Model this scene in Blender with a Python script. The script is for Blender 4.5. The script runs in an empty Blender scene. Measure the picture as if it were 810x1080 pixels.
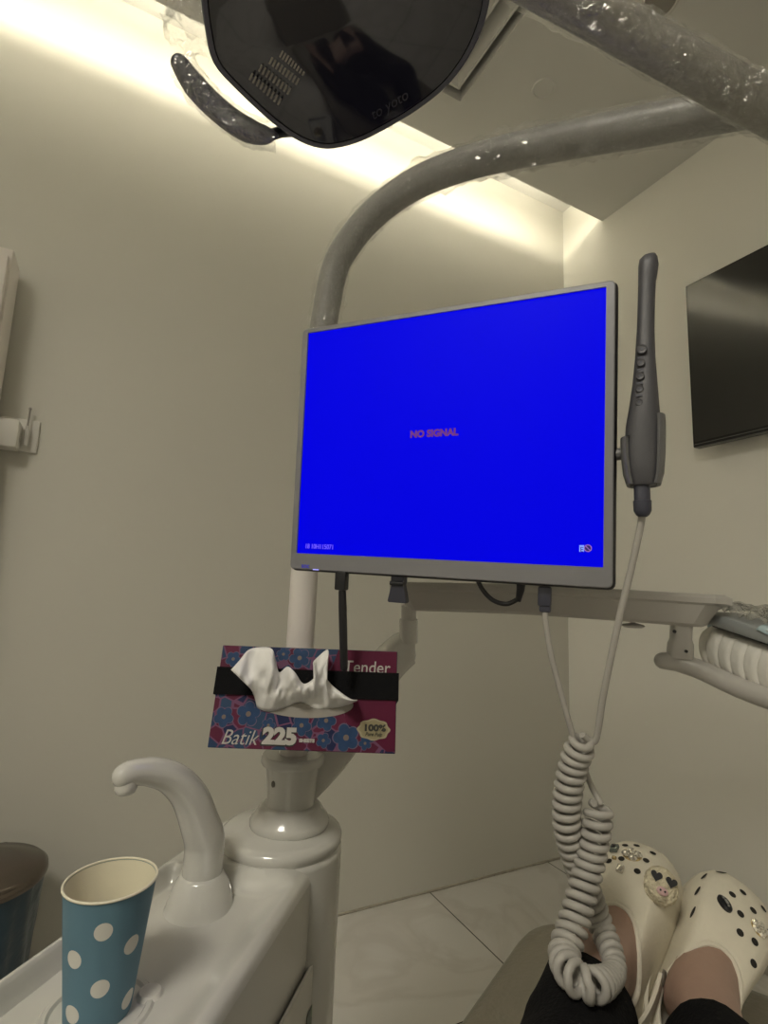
import bpy, bmesh, math, random
from mathutils import Vector as V, Matrix, noise
random.seed(7)
PI = math.pi
sc = bpy.context.scene
COL = sc.collection

# ------------------------------------------------------------------ camera frame
FPX = 560.0
def cdir(px, py): return V((px-405, -(py-540), -FPX))
CZ = cdir(549, -3200).normalized()
CX = cdir(1514, 667); CX = (CX - CZ*CX.dot(CZ)).normalized()
CY = CZ.cross(CX)
RW = Matrix((CX, CY, CZ))                 # camera -> world
CAM = V((0, 0, 1.15))
def P(px, py, d): return CAM + (RW @ cdir(px, py)) * (d/FPX)
def on_plane(px, py, o, n):
    r = RW @ cdir(px, py)
    return CAM + r*((o-CAM).dot(n)/r.dot(n))

cd = bpy.data.cameras.new('camera'); cam = bpy.data.objects.new('camera', cd); COL.objects.link(cam)
cd.sensor_fit = 'HORIZONTAL'; cd.sensor_width = 36; cd.lens = 36*FPX/810; cd.clip_start = .02
cam.matrix_world = Matrix.Translation(CAM) @ RW.to_4x4()
sc.camera = cam

# ------------------------------------------------------------------ materials
MATS = {}
def M(name, col, rough=.5, metal=0, var=.04, scale=12, bump=0, bscale=60, coat=0, emit=0, ecol=None, trans=0, spec=.5, sss=0):
    if name in MATS: return MATS[name]
    m = bpy.data.materials.new(name); m.use_nodes = True
    nt = m.node_tree; b = nt.nodes['Principled BSDF']
    tc = nt.nodes.new('ShaderNodeTexCoord')
    nz = nt.nodes.new('ShaderNodeTexNoise'); nz.inputs['Scale'].default_value = scale; nz.inputs['Detail'].default_value = 3
    nt.links.new(tc.outputs['Object'], nz.inputs['Vector'])
    mx = nt.nodes.new('ShaderNodeMix'); mx.data_type = 'RGBA'
    mx.inputs[6].default_value = (*[max(0, c*(1-var)) for c in col], 1)
    mx.inputs[7].default_value = (*[min(1, c*(1+var)) for c in col], 1)
    nt.links.new(nz.outputs['Fac'], mx.inputs[0]); nt.links.new(mx.outputs[2], b.inputs['Base Color'])
    b.inputs['Roughness'].default_value = rough; b.inputs['Metallic'].default_value = metal
    b.inputs['Coat Weight'].default_value = coat; b.inputs['Coat Roughness'].default_value = .08
    b.inputs['Transmission Weight'].default_value = trans; b.inputs['Specular IOR Level'].default_value = spec
    if emit:
        b.inputs['Emission Color'].default_value = (*(ecol or col), 1); b.inputs['Emission Strength'].default_value = emit
    if bump:
        n2 = nt.nodes.new('ShaderNodeTexNoise'); n2.inputs['Scale'].default_value = bscale; n2.inputs['Detail'].default_value = 4
        nt.links.new(tc.outputs['Object'], n2.inputs['Vector'])
        bp = nt.nodes.new('ShaderNodeBump'); bp.inputs['Strength'].default_value = bump; bp.inputs['Distance'].default_value = .01
        nt.links.new(n2.outputs['Fac'], bp.inputs['Height']); nt.links.new(bp.outputs['Normal'], b.inputs['Normal'])
    MATS[name] = m; return m

def film(name, opacity=.16, tint=(.95, .95, .93), rough=.12, bump=.6, bscale=45):
    m = bpy.data.materials.new(name); m.use_nodes = True; nt = m.node_tree
    for n in list(nt.nodes): nt.nodes.remove(n)
    out = nt.nodes.new('ShaderNodeOutputMaterial'); mix = nt.nodes.new('ShaderNodeMixShader')
    tr = nt.nodes.new('ShaderNodeBsdfTransparent'); gl = nt.nodes.new('ShaderNodeBsdfGlossy')
    gl.inputs['Roughness'].default_value = rough; gl.inputs['Color'].default_value = (*tint, 1)
    tc = nt.nodes.new('ShaderNodeTexCoord'); nz = nt.nodes.new('ShaderNodeTexNoise'); nz.inputs['Scale'].default_value = bscale
    nz.inputs['Detail'].default_value = 5; nz.inputs['Distortion'].default_value = 1.2
    bp = nt.nodes.new('ShaderNodeBump'); bp.inputs['Strength'].default_value = bump; bp.inputs['Distance'].default_value = .02
    lw = nt.nodes.new('ShaderNodeLayerWeight'); lw.inputs['Blend'].default_value = .35
    ma = nt.nodes.new('ShaderNodeMath'); ma.operation = 'MULTIPLY_ADD'; ma.inputs[1].default_value = .32; ma.inputs[2].default_value = opacity*.5
    L = nt.links.new
    L(tc.outputs['Object'], nz.inputs['Vector']); L(nz.outputs['Fac'], bp.inputs['Height'])
    L(bp.outputs['Normal'], gl.inputs['Normal']); L(bp.outputs['Normal'], lw.inputs['Normal'])
    L(lw.outputs['Facing'], ma.inputs[0]); L(ma.outputs[0], mix.inputs[0])
    L(tr.outputs[0], mix.inputs[1]); L(gl.outputs[0], mix.inputs[2]); L(mix.outputs[0], out.inputs[0])
    return m

WALLR = M('wall_paint_lit', (.89, .87, .80), .55, var=.02, scale=2.5, bump=.05, bscale=40)  # same paint as WALL, lightened: the right wall's stronger light put into its colour
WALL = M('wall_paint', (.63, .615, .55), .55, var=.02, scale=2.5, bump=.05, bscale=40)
CEIL = M('ceiling_paint', (.70, .69, .65), .6, var=.02, scale=2)
CABM = M('cabinet_laminate', (.78, .73, .68), .45, var=.02)
WHITE = M('white_enamel', (.62, .61, .57), .16, var=.02, scale=6, coat=.5)
WHITE2 = M('white_plastic', (.72, .70, .65), .32, var=.02)
GREYW = M('light_grey_plastic', (.60, .58, .54), .3, var=.02)
ARMW = M('arm_paint', (.50, .48, .445), .3, var=.03)
POLE = M('pole_paint', (.74, .70, .66), .28, var=.02)
SILVER = M('silver_bezel', (.25, .25, .265), .38, metal=.3, var=.03)
DARK = M('black_plastic', (.012, .012, .015), .35, var=.1)
DARKB = M('dark_blue_grey_plastic', (.05, .052, .075), .4, var=.1)
HAND = M('handpiece_grey', (.072, .071, .080), .45, var=.04)
HOLD = M('holder_grey', (.15, .15, .15), .4, var=.04)
CABLE = M('cable_grey', (.42, .40, .365), .45, var=.04)
CHAIR = M('olive_leather', (.20, .18, .135), .45, var=.1, scale=30, bump=.15, bscale=140)
SKIN = M('skin', (.38, .25, .195), .5, var=.1, scale=40, bump=.05, bscale=120)
CLOTH = M('black_cloth', (.006, .006, .0065), .9, var=.2, scale=200, bump=.3, bscale=300, spec=.15)
FOAM = M('cream_foam', (.74, .69, .57), .6, var=.04, scale=60, bump=.08, bscale=220)
FOAMD = M('cream_foam_sole', (.66, .61, .50), .65, var=.05, scale=60)
HOLE = M('hole_shadow', (.02, .018, .015), .8)
GEM = M('clear_gem', (.75, .72, .65), .08, metal=.75, var=.3, scale=160)
GOLD = M('gold_trim', (.65, .52, .28), .2, metal=.9)
FUR = M('cream_fur', (.72, .65, .47), .9, var=.15, scale=120, bump=.9, bscale=160)
PINK = M('pink_plastic', (.62, .40, .40), .4)
TISSUE = M('white_tissue', (.83, .82, .80), .85, var=.02, bump=.08, bscale=50)
BANDM = M('black_elastic', (.005, .005, .006), .8, var=.2, scale=400, bump=.2, bscale=500, spec=.15)
STEEL = M('dark_steel', (.15, .125, .105), .22, metal=.8, var=.08)
BAG = M('blue_bag', (.018, .045, .068), .28, var=.25, scale=14, bump=.6, bscale=18)
TVGL = M('tv_glass', (.005, .005, .006), .15, var=0, spec=1.0)
TVFR = M('tv_frame', (.01, .01, .012), .2)
LENS = M('smoked_lens', (.014, .014, .020), .05, var=.1, coat=.6)
LAMPD = M('lamp_grey', (.06, .06, .07), .3, var=.05)
REFL = M('reflector', (.30, .28, .23), .3, metal=.5)
TRAYM = M('tray_steel', (.34, .36, .36), .4, metal=0)
BLUEC = M('blue_sheet', (.42, .54, .57), .8, var=.1, bump=.3, bscale=60)
HOLDW = M('holder_wrap', (.78, .76, .70), .5, var=.03, bump=.15, bscale=90)
GROOVE = M('groove_shadow_line', (.34, .31, .26), .7)
LED = M('led_strip_emitter', (1, .93, .74), .5, emit=66, ecol=(1, .94, .78))
PANEL = M('fill_panel_emitter', (1, .96, .88), .5, emit=42, ecol=(1, .945, .82))
FILM = film('clear_plastic_film', bump=.9, bscale=70, rough=.1)
FILM2 = film('clear_bag', opacity=.45, bscale=40, bump=.35, rough=.25)

# ------------------------------------------------------------------ mesh building
ORG = {}                                   # world origin of every thing and part
def props(o, label=None, cat=None, group=None, kind=None):
    if label: o['label'] = label
    if cat: o['category'] = cat
    if group: o['group'] = group
    if kind: o['kind'] = kind
    return o
def thing(name, loc, label, cat, group=None):
    o = bpy.data.objects.new(name, None); COL.objects.link(o); o.empty_display_size = .05
    o.location = loc; ORG[o.name] = V(loc); return props(o, label, cat, group)

class MB:
    def __init__(s): s.v = []; s.f = []; s.m = []
    def add(s, vs, fs, mi=0):
        k = len(s.v); s.v += [V(p) for p in vs]
        for f in fs: s.f.append([i+k for i in f]); s.m.append(mi)
        return s
    def rings(s, rs, cap0=True, cap1=True, closed=True, mi=0):
        n = len(rs[0]); k = len(s.v); fs = []
        for r in rs: s.v += [V(p) for p in r]
        for i in range(len(rs)-1):
            for j in range(n if closed else n-1):
                a = k+i*n+j; b = k+i*n+(j+1) % n
                fs.append([a, b, b+n, a+n])
        if cap0: fs.append([k+j for j in range(n)][::-1])
        if cap1: fs.append([k+(len(rs)-1)*n+j for j in range(n)])
        for f in fs: s.f.append(f); s.m.append(mi)
        return s
    def tube(s, pts, rad, seg=16, caps=True, rnd=False, sx=1, sy=1, up=None, mi=0):
        pts = [V(p) for p in pts]; n = len(pts)
        rad = [rad]*n if not hasattr(rad, '__len__') else list(rad)
        if rnd:                                # rounded ends
            t0 = (pts[0]-pts[1]).normalized(); t1 = (pts[-1]-pts[-2]).normalized()
            A = []; AR = []; B = []; BR = []
            for q in (80, 60, 40, 20):
                A.append(pts[0]+t0*rad[0]*math.sin(math.radians(q))); AR.append(rad[0]*math.cos(math.radians(q)))
            for q in (20, 40, 60, 80):
                B.append(pts[-1]+t1*rad[-1]*math.sin(math.radians(q))); BR.append(rad[-1]*math.cos(math.radians(q)))
            pts = A+pts+B; rad = AR+rad+BR; n = len(pts)
        T = [(pts[min(i+1, n-1)]-pts[max(i-1, 0)]).normalized() for i in range(n)]
        u = V(up) if up is not None else (V((0, 0, 1)) if abs(T[0].z) < .9 else V((1, 0, 0)))
        rs = []
        for i in range(n):
            u = (u - T[i]*u.dot(T[i])).normalized(); w = T[i].cross(u)
            rs.append([pts[i]+(w*math.cos(a)*sx+u*math.sin(a)*sy)*rad[i] for a in [2*PI*j/seg for j in range(seg)]])
        return s.rings(rs, caps, caps, mi=mi)
    def lathe(s, prof, o, seg=48, mat=None, mi=0, cap=True):
        o = V(o); mat = mat or Matrix.Identity(3)
        rs = [[o+mat @ V((max(r, 1e-5)*math.cos(2*PI*j/seg), max(r, 1e-5)*math.sin(2*PI*j/seg), z)) for j in range(seg)] for r, z in prof]
        return s.rings(rs, cap, cap, mi=mi)
    def box(s, c, size, R=None, bev=0, seg=2, mi=0):
        bm = bmesh.new(); bmesh.ops.create_cube(bm, size=1)
        bmesh.ops.scale(bm, vec=size, verts=bm.verts)
        if bev: bmesh.ops.bevel(bm, geom=bm.edges[:], offset=bev, segments=seg, affect='EDGES', profile=.5)
        R = R or Matrix.Identity(3); c = V(c)
        bm.verts.ensure_lookup_table()
        s.add([c+R @ v.co for v in bm.verts], [[v.index for v in f.verts] for f in bm.faces], mi); bm.free(); return s
    def prism(s, poly, n, depth, mi=0):
        n = V(n).normalized(); a = [V(p) for p in poly]; return s.rings([a, [p+n*depth for p in a]], mi=mi)
    def build(s, name, mats, parent=None, org=None, angle=40, label=None, cat=None, group=None, kind=None, smooth=True):
        o3 = ORG[parent.name] if parent else V(org) if org is not None else V((0, 0, 0))
        me = bpy.data.meshes.new(name); me.from_pydata([tuple(p-o3) for p in s.v], [], s.f)
        mats = mats if isinstance(mats, (list, tuple)) else [mats]
        for m in mats: me.materials.append(m)
        me.polygons.foreach_set('material_index', s.m)
        bm = bmesh.new(); bm.from_mesh(me); bmesh.ops.recalc_face_normals(bm, faces=bm.faces[:]); bm.to_mesh(me); bm.free()
        if smooth:
            me.polygons.foreach_set('use_smooth', [True]*len(me.polygons)); me.set_sharp_from_angle(angle=math.radians(angle))
        me.update()
        o = bpy.data.objects.new(name, me); COL.objects.link(o)
        if parent: o.parent = parent
        else: o.location = o3
        ORG[o.name] = o3
        return props(o, label, cat, group, kind)

def spline(pts, n=8):
    pts = [V(p) for p in pts]; out = []
    for i in range(len(pts)-1):
        p0 = pts[max(i-1, 0)]; p1 = pts[i]; p2 = pts[i+1]; p3 = pts[min(i+2, len(pts)-1)]
        for k in range(n):
            t = k/n
            out.append(.5*((2*p1)+(p2-p0)*t+(2*p0-5*p1+4*p2-p3)*t*t+(3*p1-p0-3*p2+p3)*t**3))
    out.append(pts[-1]); return out
def lerp(a, b, t): return a+(b-a)*t
def sstep(x): x = max(0, min(1, x)); return x*x*(3-2*x)
def interp(tab, x):
    if x <= tab[0][0]: return tab[0][1]
    for (a, b), (c, d) in zip(tab, tab[1:]):
        if x <= c: return b+(d-b)*(x-a)/(c-a)
    return tab[-1][1]
def frame(u, v, n): return Matrix((u, v, n)).transposed()     # columns

def text(name, body, size, o, u, up, n, mat, parent, bold=0, shear=0, ext=.0002, spacing=1, align='LEFT', sx=1, label=None):
    c = bpy.data.curves.new(name, 'FONT'); c.body = body; c.size = size; c.extrude = ext; c.offset = bold; c.shear = shear
    c.space_character = spacing; c.align_x = align; c.resolution_u = 3
    t = bpy.data.objects.new(name, c); me = bpy.data.meshes.new_from_object(t); bpy.data.objects.remove(t)
    mb = MB(); R = frame(u, up, n)
    mb.add([V(o)+R @ V((p.co.x*sx, p.co.y, p.co.z)) for p in me.vertices], [list(f.vertices) for f in me.polygons])
    bpy.data.meshes.remove(me)
    return mb.build(name, mat, parent, smooth=False, label=label)

# ================================================================== THE SETTING
YB, XR, ZC = 1.91, 1.99, 3.0
X0, Y0 = -1.9, -2.4
# floor of large marble tiles
fm = bpy.data.materials.new('marble_tile'); fm.use_nodes = True
nt = fm.node_tree; b = nt.nodes['Principled BSDF']; L = nt.links.new
tc = nt.nodes.new('ShaderNodeTexCoord'); mp = nt.nodes.new('ShaderNodeMapping'); mp.inputs['Location'].default_value = (-1.235, -1.335, 0)
br = nt.nodes.new('ShaderNodeTexBrick'); br.offset = 0; br.inputs['Scale'].default_value = 1
br.inputs['Brick Width'].default_value = .61; br.inputs['Row Height'].default_value = .61; br.inputs['Mortar Size'].default_value = .0022; br.inputs['Mortar Smooth'].default_value = .05
nz = nt.nodes.new('ShaderNodeTexNoise'); nz.inputs['Scale'].default_value = 2.3; nz.inputs['Detail'].default_value = 7; nz.inputs['Distortion'].default_value = 1.6
rp = nt.nodes.new('ShaderNodeValToRGB'); e = rp.color_ramp.elements
e[0].position = .36; e[0].color = (.71, .685, .64, 1); e[1].position = .50; e[1].color = (.735, .715, .675, 1)
x = e.new(.42); x.color = (.655, .63, .585, 1)
mx = nt.nodes.new('ShaderNodeMix'); mx.data_type = 'RGBA'; mx.inputs[7].default_value = (.07, .065, .06, 1)
L(tc.outputs['Object'], mp.inputs['Vector']); L(mp.outputs[0], br.inputs['Vector']); L(tc.outputs['Object'], nz.inputs['Vector'])
L(nz.outputs['Fac'], rp.inputs['Fac']); L(br.outputs['Fac'], mx.inputs[0]); L(rp.outputs['Color'], mx.inputs[6]); L(mx.outputs[2], b.inputs['Base Color'])
b.inputs['Roughness'].default_value = .22
MB().box(((X0+XR)/2, (Y0+YB)/2, -.05), (XR-X0+.2, YB-Y0+.2, .1)).build('floor', fm, kind='structure', smooth=False)
ZT = 3.22
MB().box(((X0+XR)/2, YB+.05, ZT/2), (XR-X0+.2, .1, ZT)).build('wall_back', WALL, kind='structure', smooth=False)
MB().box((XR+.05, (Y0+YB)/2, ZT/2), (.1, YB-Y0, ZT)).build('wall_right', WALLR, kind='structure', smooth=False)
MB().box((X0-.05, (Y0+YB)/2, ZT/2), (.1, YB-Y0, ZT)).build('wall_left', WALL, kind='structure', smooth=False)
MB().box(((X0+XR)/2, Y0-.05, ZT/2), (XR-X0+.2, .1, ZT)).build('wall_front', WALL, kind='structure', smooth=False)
YE = 1.655                                 # edge of the dropped ceiling, the cove lies beyond it
# dropped ceiling with an opening for the air vent
VX0, VX1, VY0, VY1 = .42, 1.015, .88, 1.475
cb = MB()
for (a, c, d, e2) in ((X0, XR, Y0, VY0), (X0, XR, VY1, YE), (X0, VX0, VY0, VY1), (VX1, XR, VY0, VY1)):
    cb.box(((a+c)/2, (d+e2)/2, ZC+.012), (c-a, e2-d, .024))
cb.build('ceiling', CEIL, kind='structure', smooth=False)
MB().box(((X0+XR)/2, (Y0+YB)/2, ZT+.03), (XR-X0+.2, YB-Y0+.2, .06)).build('ceiling_upper', CEIL, kind='structure', smooth=False)
# thin uneven sealant line where the back wall meets the floor
tb = MB(); pts = []
for i in range(121):
    xx = X0+(XR-X0)*i/120
    pts.append((xx, YB-.002, .004))
tb.tube(pts, [.004+.003*noise.noise(V((p[0]*9, 0, 0))) for p in pts], 6)
tb.build('trim_1', M('sealant', (.42, .38, .31), .8, var=.4, scale=30), kind='structure')
MB().box((XR-.012, (Y0+1.47)/2, .02), (.024, 1.47-Y0, .04), bev=.006).build('baseboard_right', M('grey_skirting', (.50, .46, .41), .5, var=.15, scale=14), kind='structure')

# cove light strip on top of the dropped ceiling
t = thing('cove_light', (0, YE-.06, ZC+.024), 'long warm LED strip hidden in the ceiling cove along the back wall', 'light')
MB().box((-.03, YE-.055, ZC+.03), (3.72, .03, .012), bev=.002).build('strip_housing', WHITE2, t)
a = MB(); z = ZC+.05
a.add([(-1.88, YE-.060, ZC+.038), (1.82, YE-.060, ZC+.038), (1.82, YE-.035, ZC+.046), (-1.88, YE-.035, ZC+.046)], [[0, 1, 2, 3]])
a.build('led_diffuser', LED, t, smooth=False)
# added fill light: an unseen louvred panel that brightens the room
PX, PY = -1.15, -.55
t = thing('fill_light', (PX, PY, ZC), 'added fill light, an unseen square louvred panel left of and behind the patient', 'light')
MB().box((PX, PY, ZC-.006), (.62, .62, .012), bev=.003).build('frame', WHITE2, t)
a = MB(); a.add([(PX-.29, PY-.29, ZC-.0135), (PX+.29, PY-.29, ZC-.0135), (PX+.29, PY+.29, ZC-.0135), (PX-.29, PY+.29, ZC-.0135)], [[0, 1, 2, 3]]); a.build('diffuser', PANEL, t, smooth=False)
for k in range(9): MB().box((PX, PY-.29+.0725*k, ZC-.022), (.6, .003, .014)).build('louvre', GREYW, t, smooth=False)

# ceiling air vent, stepped square rings going up into the ceiling
t = thing('ceiling_vent', ((VX0+VX1)/2, (VY0+VY1)/2, ZC), 'recessed square air vent with stepped rings in the ceiling beside the lamp', 'air vent')
def square_ring(mb, r0, z0, r1, z1, th=.008):
    cx, cy = (VX0+VX1)/2, (VY0+VY1)/2
    def sq(r, z): return [(cx-r, cy-r, z), (cx+r, cy-r, z), (cx+r, cy+r, z), (cx-r, cy+r, z)]
    a, b2, c, d = sq(r0, z0), sq(r1, z1), sq(r1-th, z1), sq(r0-th, z0)
    mb.rings([a, b2, c, d, a], False, False)
h = (VX1-VX0)/2
mb = MB(); square_ring(mb, h+.022, ZC-.010, h+.022, ZC-.001, .034); mb.build('vent_frame', CEIL, t, smooth=False)
mb = MB(); square_ring(mb, h-.012, ZC-.010, h-.012, ZC+.10, .004); mb.build('vent_throat', CEIL, t, smooth=False)
for k in range(4):
    mb = MB(); square_ring(mb, h-.040-.062*k, ZC+.006+.006*k, h-.078-.062*k, ZC+.070, .008); mb.build('vent_ring', CEIL, t, smooth=False)
MB().box(((VX0+VX1)/2, (VY0+VY1)/2, ZC+.11), (2*h-.004, 2*h-.004, .02)).build('vent_back', M('vent_dark', (.16, .15, .13), .8), t, smooth=False)

def ring(name, c, r, label, cat, dark):
    t = thing(name, c, label, cat)
    MB().lathe([(r*.8, -.001), (r*.84, -.005), (r*.95, -.005), (r, 0)], c, 40, cap=False).build('trim_ring', GREYW if dark else CEIL, t)
    MB().lathe([(.0001, -.0015), (r*.8, -.0015), (r*.82, 0)], c, 40).build('lens' if dark else 'cover', M('downlight_off', (.30, .28, .25), .3) if dark else CEIL, t)
ring('ceiling_cover', (1.238, 1.274, ZC), .042, 'small faint round cover plate flush in the white ceiling', 'cover plate', False)
ring('downlight', (1.345, .885, ZC), .06, 'switched-off round downlight at the top edge above the lamp arm', 'downlight', True)

# tall cabinet at the left, its side turned to us
t = thing('tall_cabinet', (-.62, 1.7, 0), 'tall pale laminate cabinet side against the back wall at the left edge', 'cabinet')
MB().box((-.62, YB-.085, 1.045), (.56, .12, 2.09), bev=.004).build('carcass', CABM, t)
MB().box((-.762, YB-.155, 1.06), (.27, .02, 2.0), bev=.003).build('door', CABM, t)
MB().box((-.482, YB-.155, 1.06), (.27, .02, 2.0), bev=.003).build('door', CABM, t)

# wall socket plate with a small white box and its aerial
wx, wz = -.285, 1.578
t = thing('wall_socket', (wx, YB, wz), 'white wall socket plate with plugged white adapter at the left edge', 'socket')
MB().box((wx, YB-.006, wz), (.10, .012, .10), bev=.003).build('plate', WHITE2, t)
ad = MB().box((wx-.035, YB-.045, wz-.012), (.085, .066, .085), bev=.008).build('adapter', WHITE2, t)
q = V((wx+.022, YB-.03, wz))
MB().tube([q+V((0, 0, -.035)), q+V((0, 0, .012)), q+V((0, 0, .014)), q+V((0, 0, .026))], [.007, .008, .005, .004], 12).build('aerial_base', GREYW, ad)
MB().tube([q+V((0, 0, .02)), q+V((0, 0, .075)), q+V((0, 0, .08))], [.0028, .0028, .0045], 10, rnd=True).build('aerial', M('aerial_metal', (.38, .36, .33), .3, metal=.6), ad)

# wall-mounted television
tx = 1.90; T0 = on_plane(721.5, 302, V((tx, 0, 0)), V((1, 0, 0))); T1 = on_plane(731, 472, V((tx, 0, 0)), V((1, 0, 0)))
yl = (T0.y+T1.y)/2; zt, zb = T0.z, T1.z; tw = (zt-zb)*1.72
t = thing('television', (tx, yl-tw/2, zb), 'large black wall-mounted television switched off on the right wall', 'television')
tc_ = V((tx+.022, yl-tw/2, (zt+zb)/2))
MB().box(tc_, (.036, tw, zt-zb), bev=.003).build('casing', TVFR, t)
MB().box(tc_+V((-.0185, 0, .006)), (.002, tw-.014, zt-zb-.026), bev=.0006).build('screen', TVGL, t)
MB().box(tc_+V((-.0185, 0, -(zt-zb)/2+.010)), (.003, tw-.01, .0022)).build('trim_line', M('tv_trim', (.25, .25, .25), .25, metal=.8), t, smooth=False)
MB().box(tc_+V((.0425, 0, .05)), (.049, .4, .2), bev=.004).build('wall_bracket', DARK, t)

# ================================================================== DENTAL UNIT
C0 = V((.266, .818, 0)); U = V((-.624, -.781, 0)).normalized(); W = V((.781, -.624, 0)).normalized()
def ts(t_, s_, z): return C0+U*t_+W*s_+V((0, 0, z))
unit = thing('dental_unit', C0, 'glossy white spittoon unit with column, basin and curved water spout', 'dental unit')
RZ, FZ = .776, .752
def sl(t_): return -(.121+.088*t_)
TB = V((.143, .748, 0))                    # spout foot
def edges(t_):
    L_, R_ = sl(t_), .068
    k = 1
    if t_ < -.03: k = math.sqrt(max(.0004, 1-((t_+.03)/.085)**2))
    if t_ > .385: k = math.sqrt(max(.0004, 1-((t_-.385)/.075)**2))
    m = (L_+R_)/2; return m+(L_-m)*k, m+(R_-m)*k
def top(t_, s_):
    L_, R_ = edges(t_)
    z = RZ - (RZ-FZ)*sstep((s_-L_-.006)/.011)*sstep((t_-.088)/.016)*sstep((R_-s_-.002)/.055)*sstep((.425-t_)/.015)
    p = ts(t_, s_, 0); dd = (p-C0).length-.088
    z += .008*math.exp(-(max(dd, 0)/.040)**2)*sstep((t_+.05)/.1)*sstep((s_-L_-.01)/.05)*sstep((R_-s_)/.04)
    return z
NT, NS = 110, 64
tl = [-.113+.572*i/NT for i in range(NT+1)]
grid = []
for t_ in tl:
    L_, R_ = edges(t_); row = []
    for j in range(NS+1):
        sg = -math.cos(PI*j/NS); sg = .55*sg+.45*(2*j/NS-1)
        s_ = (L_+R_)/2+sg*(R_-L_)/2
        row.append(ts(t_, s_, top(t_, s_)-.006*max(0, (abs(sg)-.965)/.035)**2-.010*max(0, (sg-.84)/.16)**2))
    grid.append(row)
ub = MB(); vs = [p for r in grid for p in r]; n1 = NS+1
ub.add(vs, [[i*n1+j, i*n1+j+1, (i+1)*n1+j+1, (i+1)*n1+j] for i in range(NT) for j in range(NS)])
loop = [r[0] for r in grid]+grid[-1][1:-1]+[r[-1] for r in grid][::-1]+grid[0][1:-1][::-1]
ctr = sum(loop, V())/len(loop)
def skirt(z, k): return [V((ctr.x+(p.x-ctr.x)*k, ctr.y+(p.y-ctr.y)*k, z)) for p in loop]
ub.rings([loop, [p+V((0, 0, -.004)) for p in skirt(0, 1.006)] if 0 else [V((p.x, p.y, p.z-.008)) for p in loop], skirt(.70, 1.0), skirt(.64, .99), skirt(.3, .95), skirt(.04, .93)], False, True)
body = ub.build('basin_body', WHITE, unit, angle=50)
# column
CPO = C0+V((.0105, -.0035, 0))      # axis of collar, neck and pole
cp = [(.088, .0), (.089, .60), (.090, .772), (.0895, .777), (.0865, .780), (.0875, .783), (.0895, .786), (.0895, .792), (.087, .797), (.080, .8005), (.06, .803), (.057, .804)]
MB().lathe(cp, C0, 72).build('column', WHITE, unit, angle=60)
MB().lathe([(.057, .803), (.0585, .806), (.0585, .811), (.056, .816), (.051, .821), (.046, .829), (.041, .833), (.0, .833)], CPO, 64).build('collar', WHITE, unit, angle=60)
nk = MB().lathe([(.0355, .833), (.0355, .84), (.038, .87), (.0405, .888), (.046, .889), (.0475, .892), (.0475, .900), (.045, .903), (.0, .903)], CPO, 56).build('neck', WHITE, unit, angle=50)
q = P(285, 822, .765); dq = (q-CPO); dq.z = 0; dq = dq.normalized()
MB().tube([CPO+dq*.036+V((0, 0, .868)), CPO+dq*.0395+V((0, 0, .868))], .0045, 12, up=(0, 0, 1), sx=.7).build('screw_hole', M('hole_grey', (.16, .15, .13), .6), nk)
# pole and the bent lamp tube with plastic wrapping
pb = MB(); pl = [CPO+V((0, 0, z_)) for z_ in (.90, 1.1, 1.3, 1.45)]
pb.tube(pl, .0215, 28); pb.build('pole', POLE, unit)
cpx = [(347, 338, .905), (350, 296, .905), (366, 259, .895), (396, 224, .87), (438, 194, .835), (490, 173, .79), (550, 158, .745), (620, 144, .695), (690, 131, .65), (760, 117, .61), (832, 104, .575)]
cv = spline([CPO+V((0, 0, 1.40)), CPO+V((0, 0, 1.50))]+[P(*q) for q in cpx[1:]], 9)
MB().tube(cv, .0228, 28).build('bent_tube', M('bent_tube_paint', (.24, .235, .22), .4, var=.03), unit)
def sleeve(pts, r, amp, seg=36, name='plastic_sleeve', parent=None, seed=0, rag=.35):
    mb = MB(); pts = [V(p) for p in pts]; n = len(pts); T = [(pts[min(i+1, n-1)]-pts[max(i-1, 0)]).normalized() for i in range(n)]
    u = V((0, 0, 1)) if abs(T[0].z) < .9 else V((1, 0, 0)); rs = []
    for i in range(n):
        u = (u-T[i]*u.dot(T[i])).normalized(); w = T[i].cross(u); r_ = []
        for j in range(seg):
            a_ = 2*PI*j/seg; d_ = w*math.cos(a_)+u*math.sin(a_)
            q_ = pts[i]*34+d_*1.5+V((seed, 0, 0))
            k = abs(noise.noise(q_))+.5*abs(noise.noise(q_*2.7))
            r_.append(pts[i]+d_*(r+amp*(k**1.3)*1.8))
        rs.append(r_)
    mb.rings(rs, False, False); return mb.build(name, FILM, parent, angle=25)
def dense(pts, step=.006):
    out = [];
    for a_, b_ in zip(pts, pts[1:]):
        k = max(1, int((b_-a_).length/step))
        out += [lerp(a_, b_, i/k) for i in range(k)]
    return out+[pts[-1]]
sleeve(dense(cv[9:]), .0240, .0060, parent=unit, seed=3)
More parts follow.
